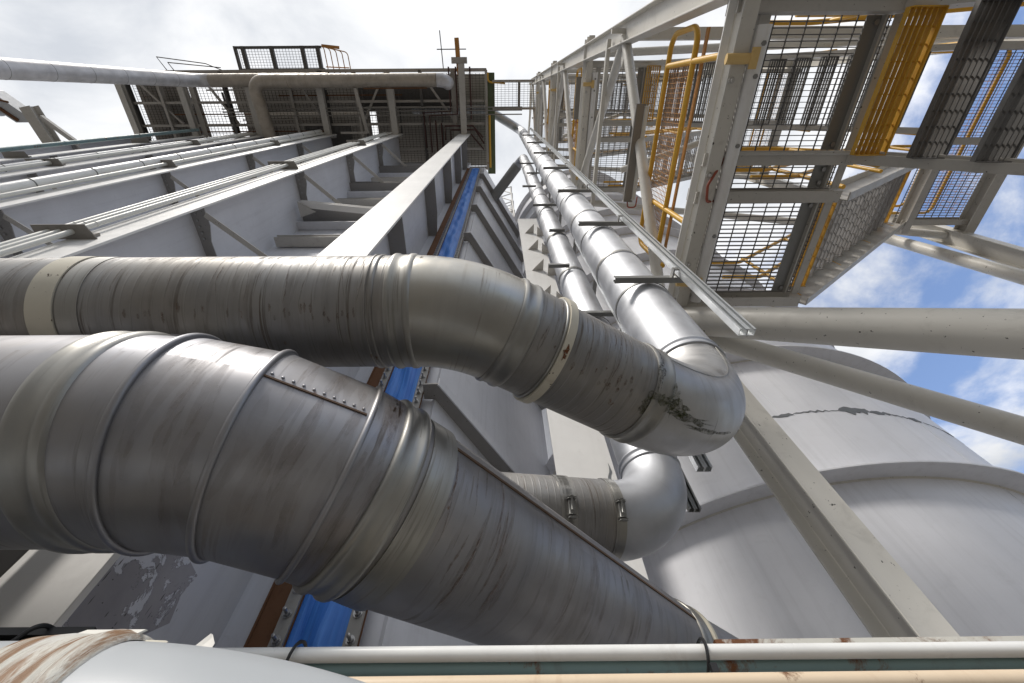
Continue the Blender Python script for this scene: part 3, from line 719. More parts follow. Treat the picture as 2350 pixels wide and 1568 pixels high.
for k, (i, a) in enumerate(((2, 13), (3, 29), (4, 39))):
    bs_ = pth[i]; dd = pd(a); ln = (pth[i + 1] - pth[i]).length; sd_ = V((dd.y, -dd.x, 0))
    fn = lambda u, t, bs_=bs_, dd=dd, sd_=sd_: bs_ + dd * u + (sd_ * math.cos(t) + V((0, 0, 1)) * math.sin(t)) * (r3 + .0014)
    drips(fn, (.0, ln), (-1.3, .7), 20, 40 + k, d3, 'faintdrip', (.004, .018), (.3, .8))
fn = lambda u, t: pth[5] + dc * u + (V((dc.y, -dc.x, 0)) * math.cos(t) + V((0, 0, 1)) * math.sin(t)) * (r3 + (rc - r3) * u / 1.44 + .0016)
drips(fn, (.14, 1.35), (-1.2, .1), 46, 61, d3, 'faintdrip', (.003, .014), (.3, .9)); drips(fn, (.12, .4), (-1.2, .2), 12, 62, d3, 'drip', (.0012, .004), (.2, .6))
# longitudinal seams: an overlapping sheet edge with rivets
def seam(p, q, ra, rb, ang, name, wd=.020, rust=True):
    p, q = V(p), V(q); d = (q - p).normalized(); a = d.cross(V((0, 0, 1))).normalized(); e = a * math.cos(ang) + V((0, 0, 1)) * math.sin(ang)
    b = MB(); b.bar(p + e * (ra + .001), q + e * (rb + .001), wd, .005, e); o = b.build(name, M['seamline' if rust else 'bigduct'], d3)
    if wd > .01:
        k_ = d.cross(e) * -.020; b = MB(); b.bar(p + e * (ra - .001) + k_, q + e * (rb - .001) + k_, .030, .007, e); b.build('seam_lip', M['bigduct'], d3)
    b = MB(); n = 10
    for i in range(n):
        f = (i + .5) / n; c = (p + e * ra).lerp(q + e * rb, f) + d.cross(e) * -.016
        b.ring(c, e, [(0, .0005), (0, .0042), (.0022, .0036), (.0034, .0005)], 10)
    tag(b.build('rivet_row', M['bigduct'], d3), None, None, None, 'stuff')
seam(pth[-1] + dc * .13, CE - dc * .01, r3 - .0083, rc + .0006, R(14), 'seam', .012)
seam(pth[3] - pd(29) * .030, pth[4] + pd(29) * .012, r3, r3, R(-3), 'seam', .005)
seam(pth[1] + X1 * .04, pth[2], r3, r3, R(33), 'seam', .004, False)

# ------------------------------------------------------------------ slotted channel supports beside the risers
def dbl(mb, x, y, z0, z1, wd=.041, ht=.041):
    mb.ext(sprof(wd, ht), (x - wd / 2 - .0005, y, z0), (x - wd / 2 - .0005, y, z1), (0, -1, 0)); mb.ext(sprof(wd, ht), (x + wd / 2 + .0005, y, z0), (x + wd / 2 + .0005, y, z1), (0, -1, 0))
b = MB(); dbl(b, 1.275, 1.05, 1.87, 19.6)
ch = tag(b.build('channel_rail', M['tray'], None), 'long bright double channel running up beside the big riser', 'channel rail')
b = MB(); dbl(b, .985, 1.56, 1.42, 5.2, .035, .035); tag(b.build('channel_rail', M['tray'], None), 'short channel end showing just below the elbow of the big riser', 'channel rail')
b = MB(); dbl(b, 1.135, 2.1, 1.60, 4.0, .035, .035); tag(b.build('channel_rail', M['galvdark'], None), 'dark channel end behind the lower elbow of the small duct', 'channel rail')
BR = []
zs = [2.73, 4.25, 6.0, 8.2, 10.7, 13.4, 16.3]
words = ['lowest', 'second lowest', 'third lowest', 'fourth from the bottom', 'fifth from the bottom', 'sixth from the bottom', 'topmost']
for z, wd_ in zip(zs, words):
    t = thing('pipe_bracket', f'galvanised bracket across the big riser to the channel, {wd_} of its row', 'bracket', (1.1, 1.08, z), 'brackets holding the big riser')
    b = MB(); b.ext(sprof(.041, .041), (.80, 1.10, z), (1.30, 1.10, z), (0, 0, -1) if 0 else (0, 0, 1)); b.build('arm', M['galvdark'], t)
    b = MB(); b.bar((1.215, 1.072, z), (1.215, 1.072, z + .001), .012, .05) if 0 else None
    b.box(1.195, 1.235, 1.020, 1.028, z - .02, z + .02); b.box(1.195, 1.205, 1.028, 1.095, z - .02, z + .02); b.build('clip', M['galvdark'], t)
    b = MB(); b.ring((RI.x, RI.y, z + .03), (0, 0, 1), [(-.012, r1), (-.012, r1 + .004), (.012, r1 + .004), (.012, r1)], 48); b.build('pipe_strap', M['galvdark'], t)
zs = [2.15, 3.35, 4.6, 6.1, 7.8, 9.7, 11.6, 13.5]
words = ['lowest', 'second lowest', 'third lowest', 'fourth from the bottom', 'fifth from the bottom', 'sixth from the bottom', 'seventh from the bottom', 'topmost']
for i, (z, wd_) in enumerate(zip(zs, words)):
    t = thing('pipe_bracket', f'small dark bracket across the slim riser, {wd_} of its row', 'bracket', (.8, 1.7, z), 'brackets holding the slim riser')
    xa, xb = ((.93, 1.12), (.62, 1.06), (.56, .80), (.72, .95), (.60, 1.1), (.5, .8), (.7, 1.1), (.6, 1.05))[i]
    b = MB(); b.ext(sprof(.041, .041), (xa, 1.675, z), (xb, 1.675, z)); b.build('arm', M['galvdark'], t)
    b = MB(); b.ring((S2.x, S2.y, z + .02), (0, 0, 1), [(-.012, r2), (-.012, r2 + .004), (.012, r2 + .004), (.012, r2)], 40); b.build('pipe_strap', M['galvdark'], t)
    b = MB(); b.bar((S2.x + .25, 1.66, z - .05), (S2.x + .25, 2.35, z - .05), .041, .041); b.build('arm', M['galvdark'], t)
M['treadlight'] = paint('lit_tread_grating', (.36, .35, .345), .5, metal=.2, damt=.5)  # lighter copy of the tread colour, so the far flight's bars look lit
# ------------------------------------------------------------------ stair tower
TX0, TX1, TYN, TYF = 1.56, 6.85, -.68, 1.75
tw = thing('stair_tower', 'open steel stair tower with gratings, yellow rails and tubular bracing on the right', 'stair tower', (TX0, TYF, GZ))
TT = 22.5
def hcol(x, y, z0, z1, wd=.155, dp=.23, mat='beige'):
    b = MB(); b.ext(hprof(wd, dp, .014, .012), (x, y, z0), (x, y, z1), (0, -1, 0)); return b.build('column', M[mat], tw, bevel=.003)
hcol(TX0 + .08, TYF + .115, GZ, TT); hcol(TX0 - .03, TYN, 3.0, TT); hcol(TX1, TYF + .1, GZ, TT); hcol(TX1, TYN, GZ, TT)
L1 = 3.6; DH = 5.4; LX0, LX1 = 1.66, 2.72; RUN = 3.19; RISE = DH / 2; NT = 12
YN0, YN1, YF0, YF1 = -.50, .38, .72, 1.58
MX0 = LX1 + RUN; MX1 = MX0 + 1.0
def rail(pts, r=.021, mat='yellow', name='guard_rail', mb=None):
    b = mb or MB(); b.tube(pts, r, 10)
    return b if mb else b.build(name, M[mat], tw, 60)
def level(h, last=False):
    made = []
    A = made.append
    # landing frame: channels along X and Y
    for y in (YN0 - .03, YN1 + .03, YF0 - .03, YF1 + .03):
        b = MB(); b.ext(cprof(.09, .16, .010), (LX0 - .10, y, h - .09), (LX1, y, h - .09)); A(b.build('landing_beam', M['steel'], tw, bevel=.002))
    for y in (YN0 - .03, YN1 + .02):
        b = MB(); b.tube([(LX0 - .02, y - .035, h - .19), (LX1 + .05, y - .035, h - .19), (LX1 + 1.0, y - .035, h - .19 - .85)], .014, 8); A(b.build('conduit', M['steel'], tw))
    b = MB(); b.ext(hprof(.10, .20, .011, .009), (LX0 - .07, TYN - .25, h - .20), (LX0 - .07, TYF + .02, h - .20)); A(b.build('edge_beam', M['beige'], tw, bevel=.002))
    b = MB(); b.bar((LX0 - .008, TYN - .2, h - .12), (LX0 - .008, TYF, h - .12), .006, .15); b.bar((LX0 - .15, TYN - .2, h - .20), (LX0 - .15, TYF, h - .20), .05, .012); A(b.build('edge_strip', M['white'], tw))  # white stands in for light on the galvanised flange edges
    for (y0, y1) in ((YN0, YN1), (YN1 + .06, YF0 - .06), (YF0, YF1)):
        for x, wd, mt in ((LX0 + .10, .075, 'steel'), (LX1 - .10, .11, 'galvdark')):
            b = MB(); b.box(x + (0 if mt == 'steel' else .055), x + (wd if mt == 'steel' else .115), y0 + .02, y1 - .02, h - .095, h - .085); b.box(x, x + .012, y0 + .02, y1 - .02, h - .085, h - .03)
            A(b.build('support_angle', M['steel'], tw, bevel=.001))
            if mt != 'steel':
                b = MB(); b.box(x - wd * .9, x + .053, y0 + .02, y1 - .02, h - .045, h - .035); A(b.build('shaded_face_plate', M['galvdark'], tw))  # darker piece paints the shade on the support angle's side face
                for yy in (y0 + .06, y1 - .06):
                    b = MB(); b.ring((x - .03, yy, h - .046), (0, 0, -1), [(0, .001), (0, .018), (.016, .018), (.016, .001)], 6)
                    A(b.build('bolt', M['bolt'], tw))
        b = MB(); grid(b, LX0 + .02, LX1 - .01, y0 + .01, y1 - .01, h - .028, .037, .115, .0045, .028, .006); A(b.build('grating', M['wire'], tw))
    b = MB(); b.tube([(LX0 + .04, YN0 + .1, h - .30), (LX0 + .04, YF1 - .05, h - .30)], .045, 20); A(b.build('tube_post', M['white'], tw, 60))
    for y in (-.3, -.12, .3, .95):
        b = MB(); b.ring((LX0 + .04, y, h - .352), (0, 0, 1), [(0, .001), (0, .016), (.02, .016), (.02, .001)], 6); A(b.build('bolt', M['galvdark'], tw))
    for y in (-.62, -.1, .5, 1.2):
        b = MB(); b.ring((LX0 - .095, y, h - .302), (0, 0, -1), [(0, .001), (0, .022), (.012, .022), (.012, .012), (.03, .011), (.03, .001)], 8); A(b.build('bolt', M['steel'], tw))
    for y in (-.22, 1.36):
        b = MB(); b.tube([(LX0 - .16, y, h - .30), (LX0 + .02, y, h - .33)], .032, 14); A(b.build('rail_stub', M['paleyellow'], tw, 60))
        b = MB(); b.bar((LX0 + .0, y - .06, h - .352), (LX0 + .0, y + .06, h - .352), .05, .012); A(b.build('rail_flange', M['paleyellow'], tw))
    b = MB(); b.box(LX0 - .018, LX0 + .0, YN0, YF1, h - .26, h - .03); A(b.build('side_plate', M['beige'], tw))
    # flights: the near one goes down to the right, the far one goes up to the right
    for (y0, y1, sg) in ((YN0, YN1, -1), (YF0, YF1, 1)):
        if last and sg > 0: continue
        f = MB(); ends = (LX1, h), (MX0, h + sg * RISE)
        for y in (y0 - .03, y1 + .03):
            f.ext(cprof(.07, .22, .010), (ends[0][0], y, ends[0][1] - .09), (ends[1][0], y, ends[1][1] - .09))
        fo = f.build('stair_flight', M['steel'], tw); A(fo)
        for n in range(1, NT + 1):
            x = LX1 + .245 * (n - .5) - (.03 if sg > 0 else .11); z = h + sg * .2077 * n - .02
            b = MB(); nb = 6; x += .02 if sg > 0 and n == 1 else 0; z += -.03 if sg > 0 and n == 1 else 0
            for k in range(nb + 1):
                xx = x - .11 + .22 * k / nb; b.box(xx - .004, xx + .004, y0 + .006, y1 - .006, z - .034, z)
            nr = 9
            for k in range(nr + 1):
                yy = y0 + .012 + (y1 - y0 - .024) * k / nr; b.box(x - .11, x + .11, yy - .004, yy + .004, z - .012, z - .003)
            b.box(x - .12 if sg > 0 else x + .112, x - .112 if sg > 0 else x + .12, y0 + .006, y1 - .006, z - .05, z + .002)
            for yy in (y0 + .004, y1 - .010): b.box(x - .105, x + .105, yy, yy + .006, z - .06, z)
            b.build('tread', M['yellow'] if n == 1 or (sg > 0 and n == NT) else M['tread'] if sg < 0 else M['treadlight'], fo)
        # hand rails
        b = MB()
        for y in (y0 - .07, y1 + .07):
            for hh in (.55, 1.0):
                b.tube(rnd_path([(LX1 - .35, y, h + hh), (LX1 + .05, y, h + hh), (MX0, y, h + sg * RISE + hh), (MX0 + .3, y, h + sg * RISE + hh)], .12, 5), .021, 9)
            for k in range(4):
                xx = LX1 + .15 + k * .96; zz2 = h + sg * RISE * (xx - LX1) / RUN
                b.tube([(xx, y, zz2 - .1), (xx, y, zz2 + 1.0)], .019, 8)
        A(b.build('hand_rail', M['yellow'], tw, 60))
    # middle landing half a storey up
    if not last:
        hm = h + RISE
        for y in (YN0 - .03, YF1 + .03, YN1 + .15):
            b = MB(); b.ext(cprof(.08, .16, .010), (MX0, y, hm - .09), (MX1 + .15, y, hm - .09)); A(b.build('landing_beam', M['steel'], tw))
        for x, wd in ((MX0 + .05, .10), (MX1, .15)):
            b = MB(); b.ext(hprof(wd, .18, .011, .009), (x, TYN, hm - .16), (x, TYF, hm - .16)); A(b.build('edge_beam', M['steel'], tw))
        b = MB(); grid(b, MX0 + .02, MX1, YN0, YF1, hm - .028, .037, .115, .0045, .028, .006); A(b.build('grating', M['wire'], tw))
        b = MB()
        for hh in (.55, 1.05): b.tube(rnd_path([(MX0, YF1 + .06, hm + hh), (MX1 + .08, YF1 + .06, hm + hh), (MX1 + .08, YN0 - .06, hm + hh), (MX0, YN0 - .06, hm + hh)], .1, 5), .021, 9)
        A(b.build('guard_rail', M['yellow'], tw, 60))
        b = MB()
        for k in range(26): b.box(MX1 + .075, MX1 + .08, YN0 + .08 * k, YN0 + .005 + .08 * k, hm + .1, hm + 1.03)
        for k in range(14): b.box(MX1 + .081, MX1 + .085, YN0, YF1, hm + .1 + .07 * k, hm + .105 + .07 * k)
        A(b.build('infill_mesh', M['orange'], tw))
    # guard rail along the open left side, knee rail and top rail joined by round ends
    gx = LX0 - .06; ya, yb = YN0 + .02, YF1 - .15
    b = MB(); b.tube(rnd_path([(gx, yb, h + .50), (gx, ya - .02, h + .50), (gx, ya - .02, h + 1.10), (gx, yb, h + 1.10), (gx, yb, h + .30)], .13, 7), .024, 12)
    b.tube([(gx, ya + .22, h - .1), (gx, ya + .22, h + 1.10)], .024, 10); b.tube([(gx, yb - .5, h - .1), (gx, yb - .5, h + 1.10)], .024, 10)
    g_ = b.build('guard_rail', M['yellow'], tw, 60); A(g_)
    b = MB(); b.bar((gx + .055, ya, h + .46), (gx + .055, yb, h + .46), .012, .05); y = ya + .2
    while y < yb: b.box(gx + .02, gx + .024, y, y + .004, h + .52, h + 1.08); y += .04
    z = h + .54
    while z < h + 1.08: b.box(gx + .025, gx + .029, ya + .2, yb, z, z + .004); z += .04
    b.build('infill_mesh', M['orange'], g_)
    # bracing in the left frame
    nd = V((TX0 - .02, TYN + .04, h + RISE - .1))
    for zz2 in (h + .05, h + DH - .15):
        b = MB(); b.tube([nd, (TX0, TYF - .02, zz2)], .056, 20); A(b.build('brace_tube', M['beige'], tw, 60))
    b = MB(); b.plate([(TX0 - .03, TYN - .05, nd.z - .25), (TX0 - .03, TYN + .35, nd.z), (TX0 - .03, TYN - .05, nd.z + .25)], (.014, 0, 0)); A(b.build('gusset', M['beige'], tw))
    b = MB(); b.bar((TX0 - .2, TYN - .02, nd.z), (TX0 + .25, TYN - .02, nd.z), .05, .05); A(b.build('clip', M['beige'], tw))
    b = MB(); b.bar((TX0 - .09, TYN, nd.z + .6), (TX0 - .09, TYF + .1, nd.z + .6), .05, .075); A(b.build('cable_tray', M['beige'], tw))
    b = MB(); b.tube([(TX0 - .06, YF0 + .05, h + 1.9), (LX1, YF0 - .4, h + 1.7)], .038, 14); A(b.build('tie_tube', M['beige'], tw, 60))
    b = MB(); b.bar((TX0, TYN, h + RISE), (TX1, TYN, h + RISE), .12, .16); A(b.build('tie_beam', M['beige'], tw))
    b = MB(); b.tube([(TX0, TYN, h + DH - .1), (TX1, TYN, h + RISE)], .06, 14); A(b.build('brace_tube', M['beige'], tw, 60))
    b = MB(); b.tube([(TX0, TYF + .1, h + DH - .1), (TX1, TYF + .1, h + RISE)], .06, 14); A(b.build('brace_tube', M['beige'], tw, 60))
    return made
lv1 = level(L1)
for k in (1, 2, 3):
    for o in lv1: copy_tree(o, (0, 0, DH * k), tw)
# braces that leave the tower's foot towards the right
b = MB(); b.tube([(1.62, 1.70, 3.25), (2.72, .79, 1.30)], .122, 40); b.build('brace_tube', M['beige'], tw, 60)
b = MB(); b.tube([(1.70, 1.80, 3.22), (3.45, 1.70, 1.50)], .082, 32); b.build('brace_tube', M['beige'], tw, 60)
b = MB(); b.tube([(6.6, 2.1, 7.2), (6.0, 1.75, 3.4)], .08, 24); b.build('brace_tube', M['beige'], tw, 60)
b = MB(); b.plate([(1.66, 1.62, 3.05), (1.66, 1.62, 3.5), (2.0, 1.62, 3.35)], (0, .014, 0)); b.build('gusset', M['beige'], tw)
# red cables looped at the landing corner
def cable(pts, lab, r=.011):
    b = MB(); b.tube(rnd_path(pts, .05, 6), r, 8); tag(b.build('cable', M['red'], None, 60), lab, 'cable', 'red cables at the tower')
cable([(1.72, YF0 - .02, 3.38), (1.58, YF0 - .03, 3.27), (1.55, .56, 3.25), (1.57, YN1 + .15, 3.26), (1.70, YN1 + .0, 3.38)], 'red cable looping over the landing corner left of the gratings', .010)
cable([(1.78, YN0 - .06, 3.36), (1.73, YN0 - .09, 3.30), (1.71, YN0 - .22, 3.28), (1.7, YN0 - .5, 3.3)], 'red cable hanging at the top corner of the lowest landing', .010)
# strip lights hung on the left side of the tower
def strip_light(y0, y1, x, z, lab):
    t = thing('strip_light', lab, 'light fitting', (x, (y0 + y1) / 2, z), 'strip lights on the tower')
    b = MB(); b.bar((x, y0, z), (x, y1, z), .10, .05); b.build('housing', M['bracket'], t, bevel=.006)
    b = MB(); b.bar((x + .06, y0 + .02, z - .012), (x + .06, y1 - .02, z - .012), .045, .05); b.build('diffuser', M['cream'] if 0 else M['conduit'], t, bevel=.01)
    b = MB(); b.tube(rnd_path([(x, y1, z), (x, y1 + .06, z - .05), (x + .08, y1 + .05, z - .09), (x + .11, y1 - .05, z)], .03, 5), .008, 8); b.build('cord', M['red'], t, 60)
strip_light(.05, 1.05, 1.50, 5.05, 'long grimy strip light left of the yellow rails, nearest one')
strip_light(-.35, .35, 1.50, 9.2, 'strip light hung high on the tower, above the nearest one')

# ------------------------------------------------------------------ high platform above the wall
PX0, PX1, PY0, PY1 = -16.3, -.55, -1.1, 2.9
pf = thing('high_platform', 'grimy brown platform overhanging the top of the column wall', 'platform', (-8, 1, HT))
b = MB(); grid(b, PX0 + .1, PX1, PY0 + .1, PY1, HT + .02, .10, .16, .012, .03, .014, .014); b.build('deck_grating', M['wire'], pf)
b = MB(); b.box(-12.3, PX1 + .02, -1.0, .47, HT + .9, HT + .94); b.build('floor_plate', M['deckbeam'], pf)
b = MB(); b.box(-12.2, -6.2, .42, PY1, HT + 1.1, HT + 1.14); b.box(-5.9, PX1 + .02, .45, PY1, HT + 1.1, HT + 1.14); b.build('floor_plate', M['deckbeam'], pf)
b = MB(); b.box(-16.25, -14.0, -1.0, 2.6, HT + .3, HT + .34); b.build('floor_plate', M['deck'], pf)
b = MB(); b.box(-11.9, -10.5, .9, PY1, HT + .5, HT + .54); b.build('floor_plate', M['deck'], pf)
for y, hh, wd in ((PY0, .30, .12), (.05, .22, .10), (.95, .22, .10), (PY1 - .9, .2, .1), (PY1 - .05, .25, .1)):
    b = MB(); b.ext(cprof(wd, hh, .012), (PX0, y, HT - hh / 2), (PX1, y, HT - hh / 2)); b.build('deck_beam', M['deckbeam'], pf)
x = PX0
k = 0
while x < PX1 + .1:
    b = MB(); b.ext(hprof(.20 if k % 2 == 0 else .11, .26, .014, .012), (x, PY0, HT - .20), (x, PY1, HT - .20)); b.build('deck_joist', M['deckbeam'] if k % 3 else M['dark'], pf); x += 1.43; k += 1
for x0, x1, s_ in ((-16.0, -14.4, 1), (-9.0, -7.9, 1), (-6.2, -5.0, -1), (-3.4, -2.0, 1), (-13, -11.9, 1)):
    b = MB(); b.bar((x0, PY0 + .1 if s_ > 0 else .9, HT - .12), (x1, .9 if s_ > 0 else PY0 + .1, HT - .12), .09, .09); b.build('deck_brace', M['deckbeam'], pf)
b = MB()
for z in (.55, 1.05): b.tube([(PX0, PY0 - .02, HT + z), (PX1, PY0 - .02, HT + z)], .022, 8)
xx = PX0
while xx < PX1: b.tube([(xx, PY0 - .02, HT), (xx, PY0 - .02, HT + 1.05)], .02, 8); xx += 1.5
b.build('guard_rail', M['dark'], pf, 60)
b = MB()
b.tube([(-14.4, PY0 - .05, HT), (-14.6, PY0 - .55, HT - .1), (-12.6, PY0 - .30, HT - .1), (-12.0, PY0 - .05, HT)], .02, 8); b.build('guard_rail', M['dark'], pf, 60)
b = MB(); b.tube([(-14.1, PY0 - .05, HT), (-14.2, PY0 - .35, HT - .1), (-12.0, PY0 - .15, HT - .1)], .02, 8)
b.build('guard_rail', M['dark'], pf, 60)
q = random.Random(12)
for k in range(16):
    y = -.9 + k * .235; b = MB(); x0 = q.uniform(-15.5, -6); b.bar((x0, y, HT - .05 - q.uniform(0, .1)), (x0 + q.uniform(2.5, 7), y, HT - .1), .05, .06); b.build('deck_bearer', M['deckbeam'] if k % 3 else M['rusty'], pf)
for k in range(9):
    x = -15.4 + 1.6 * k + q.uniform(-.3, .3); b = MB(); b.bar((x, q.uniform(-.9, .2), HT - .06), (x + q.uniform(-.1, .1), q.uniform(1.0, 2.5), HT - .06), .06, .08); b.build('deck_bearer', M['dark'], pf)
# equipment on the deck seen from below
b = MB(); b.box(-6.6, -2.2, -.5, .35, HT + .5, HT + 1.4); b.box(-9.3, -7.2, 1.0, 2.2, HT + .8, HT + 1.8); b.build('machine_base', M['dark'], pf)
b = MB(); b.box(PX1 - .02, PX1 + .34, PY0 + .1, PY1 + .2, HT - .2, HT + .6); b.build('end_plate', M['green'], pf)
b = MB(); b.tube(rnd_path([(PX1 + .05, PY0 + .1, HT - .3), (PX1 + .05, PY0 + .45, HT - .3), (PX1 + .8, PY0 + .5, HT - .3)], .15, 5), .04, 10); b.build('guard_rail', M['yellow'], pf, 60)
b = MB(); b.tube([(PX1 + .1, .6, HT - .3), (PX1 + .1, 2.8, HT - .3)], .05, 10); b.build('guard_rail', M['yellow'], pf, 60)
# cage with a grated floor standing out over the platform's edge
cg = thing('grated_cage', 'grey framed walkway with mesh floor jutting past the platform top edge', 'walkway', (-11, -1.9, HT + 1.5))
cz = HT + 1.6
b = MB(); grid(b, -11.9, -8.2, -2.05, -1.12, cz, .10, .14, .010, .03, .012, .012); b.build('floor_mesh', M['wire'], cg)
for x in (-12.0, -11.65, -10.35, -8.95, -8.25):
    b = MB(); b.bar((x, -2.15, cz - .08), (x, -.7, cz - .08), .16 if x > -11.9 else .1, .16); b.build('joist', M['dark'], cg)
for y in (-2.1, -1.25):
    b = MB(); b.bar((-12.05, y, cz - .06), (-8.1, y, cz - .06), .10, .12); b.build('edge_beam', M['dark'], cg)
b = MB()
for k in range(5):
    x = -8.0 + .26 * k; b.tube(rnd_path([(-8.05, -2.12, cz + .02), (x, -2.10 + .05 * k, cz + .02), (x + .12, -1.0, cz - .25)], .2, 6), .022, 8)
b.tube([(-8.05, -1.35, cz), (-6.95, -1.3, cz - .1)], .025, 8); b.bar((-8.1, -2.16, cz + .05), (-7.3, -2.08, cz + .05), .12, .02)
b.build('ladder_hoop', M['orange'], cg, 60)
# mast
ms = thing('mast', 'yellow topped post with a thin antenna cross at the platform corner', 'mast', (-1.72, -1.4, HT))
b = MB(); b.bar((-1.70, -.9, HT - .45), (-1.76, -2.2, HT - .3), .18, .18); b.build('pole', M['orange'], ms)
b = MB(); b.bar((-2.0, -1.42, HT - .5), (-1.35, -1.42, HT - .5), .22, .2); b.build('box', M['deckbeam'], ms)
b = MB(); b.tube([(-2.42, -1.15, HT), (-2.48, -2.5, HT)], .02, 8); b.tube([(-2.65, -1.85, HT), (-1.4, -1.85, HT)], .02, 8); b.build('antenna', M['dark'], ms)
# outrigger beams that carry the pipes
OL = ['grey outrigger beam above the widest wall column', 'grey outrigger beam above the column with three conduits', 'grey outrigger beam above the column with the fat pipe',
      'grey outrigger beam half hidden by the bent brown pipe', 'grey outrigger beam second from the left end', 'grey outrigger beam at the left end of the platform']
for ci, (x, lab) in enumerate(zip(COLX, OL)):
    t = thing('outrigger_beam', lab, 'beam', (x, YF, HT - .6), 'outrigger beams under the high platform')
    b = MB(); b.ext(hprof(.26, .22, .014, .012), (x, (-.75 if ci else -1.3), HT - .55), (x, YF + .05, HT - .55)); b.build('beam', M['steel'], t)
    b = MB(); b.box(x - .2, x + .2, YF - .02, YF + .14, HT - .46, HT - .15); b.build('base_plate', M['steel'], t)
# vent pipes
v1 = thing('vent_pipe', 'white lagged pipe rising at the far left and turning along the platform', 'pipe', (-12.7, -.75, 12)); vr = .25
vx = -12.75; vy = -.76
z = GZ
while z < 20.3:
    z2 = min(z + 1.3, 20.3); straight((vx, vy, z), (vx, vy, z2), vr, 'ventwhite', v1, seg=40, n=2)
    bead((vx, vy, z), (0, 0, 1), vr - .004, .008, 'galvdark', v1); z = z2
b = MB(); b.tube(arc((vx, vy, 20.3), (0, 0, 1), (1, 0, 0), .5, 12), vr, 40, caps=False); b.build('elbow', M['ventwhite'], v1, 60)
straight((vx + .5, vy, 20.8), (-7.2, vy, 20.8), vr, 'vent', v1, seg=40)
v2 = thing('bent_pipe', 'long brown lagged pipe under the platform that bends down into the wall', 'pipe', (-6, -.72, 20.4))
b = MB(); b.tube(rnd_path([(-10.0, 2.5, 20.3), (-10.25, -.70, 20.3), (-6.0, -.70, 20.3), (-2.6, -.70, 20.3)], .42, 12), .255, 40, caps=False); b.build('pipe_run', M['vent'], v2, 60)
b = MB(); b.tube(arc((-2.6, -.70, 20.3), (1, 0, 0), (0, .25, 1), .42, 10), .255, 40); b.build('elbow', M['ventwhite'], v2, 60)
for x in [-9.2 + .62 * k for k in range(11)]: bead((x, -.70, 20.3), (1, 0, 0), .252, .006, 'vent', v2)
for k in range(7):
    y = 2.2 - .4 * k; bead((-10.0 - .078 * (2.5 - y), y, 20.3), (0, 1, 0), .252, .006, 'vent', v2)
# rusty frame and thin fire pipes under the platform
fr = thing('rusty_pipe_support', 'thin rusty steel frame hanging below the brown pipe', 'frame', (-5, .3, 20.2))
b = MB(); b.bar((-5.65, -.42, 20.2), (-3.0, -.42, 20.2), .05, .05); b.build('rail', M['rusty'], fr)
b = MB(); b.bar((-6.0, -.42, 20.2), (-5.75, 1.25, 20.2), .13, .10); b.bar((-5.75, 1.22, 20.15), (-6.9, 1.22, 20.15), .08, .08); b.build('post', M['deckbeam'], fr)
FP = [[(-2.15, -1.2, 21.0), (-2.15, .45, 20.9), (-3.35, .50, 20.9), (-3.35, 1.9, 20.9)], [(-1.85, -1.2, 21.0), (-1.85, .55, 20.85), (-3.1, .62, 20.85), (-3.1, 2.1, 20.85)],
      [(-1.55, -1.2, 21.0), (-1.55, .55, 20.95)], [(-1.25, -1.2, 21.0), (-1.25, .75, 20.95)], [(-2.85, .8, 20.9), (-2.85, 2.3, 20.9)], [(-2.45, 1.6, 20.9), (-2.45, 1.02, 20.9), (-1.2, 1.02, 20.9), (-.75, 1.5, 20.9)],
      [(-2.2, 1.7, 20.9), (-2.2, 1.18, 20.9), (-1.1, 1.18, 20.9), (-.7, 1.75, 20.9)], [(-2.6, .9, 20.9), (-2.6, 2.2, 20.9)], [(-1.3, 1.35, 20.9), (-.72, 2.0, 20.9)]]
for p in FP:
    b = MB(); b.tube(p, .035, 8); tag(b.build('fire_pipe', M['firepipe'], None, 60), 'thin dark pipe, angled in steps, under the right end of the platform', 'pipe', 'thin dark pipes under the platform')
CL = ['uppermost thin grey conduit running along under the platform', 'middle thin grey conduit running along under the platform', 'lowest thin grey conduit running along under the platform']
for y, lab in zip((.30, .42, .58), CL):
    b = MB(); b.tube([(-12.2, y, 20.9), (1.0, y, 20.9)], .024, 8); tag(b.build('cable_conduit', M['bracket'], None, 60), lab, 'conduit', 'conduits under the platform')
# footbridge from the platform to the tower
fb = thing('footbridge', 'mesh footbridge linking the platform to the stair tower', 'footbridge', (.4, -.1, 20))
b = MB(); grid(b, -.25, 1.75, -.62, .30, HT - .3, .085, .16, .012, .03, .012, .012); b.build('deck_grating', M['wire'], fb)
for y in (-.68, .36):
    b = MB(); b.bar((-.3, y, HT - .33), (1.8, y, HT - .33), .09, .18); b.build('edge_beam', M['deckbeam'], fb)
b = MB(); b.bar((.86, -.64, HT - .36), (.86, .32, HT - .36), .10, .1); b.build('joist', M['bracket'], fb)
b = MB()
for y in (-.72, .40):
    for z in (.45, .95): b.tube([(-.3, y, HT + z - .3), (1.8, y, HT + z - .3)], .02, 8)
b.build('guard_rail', M['yellow'], fb, 60)
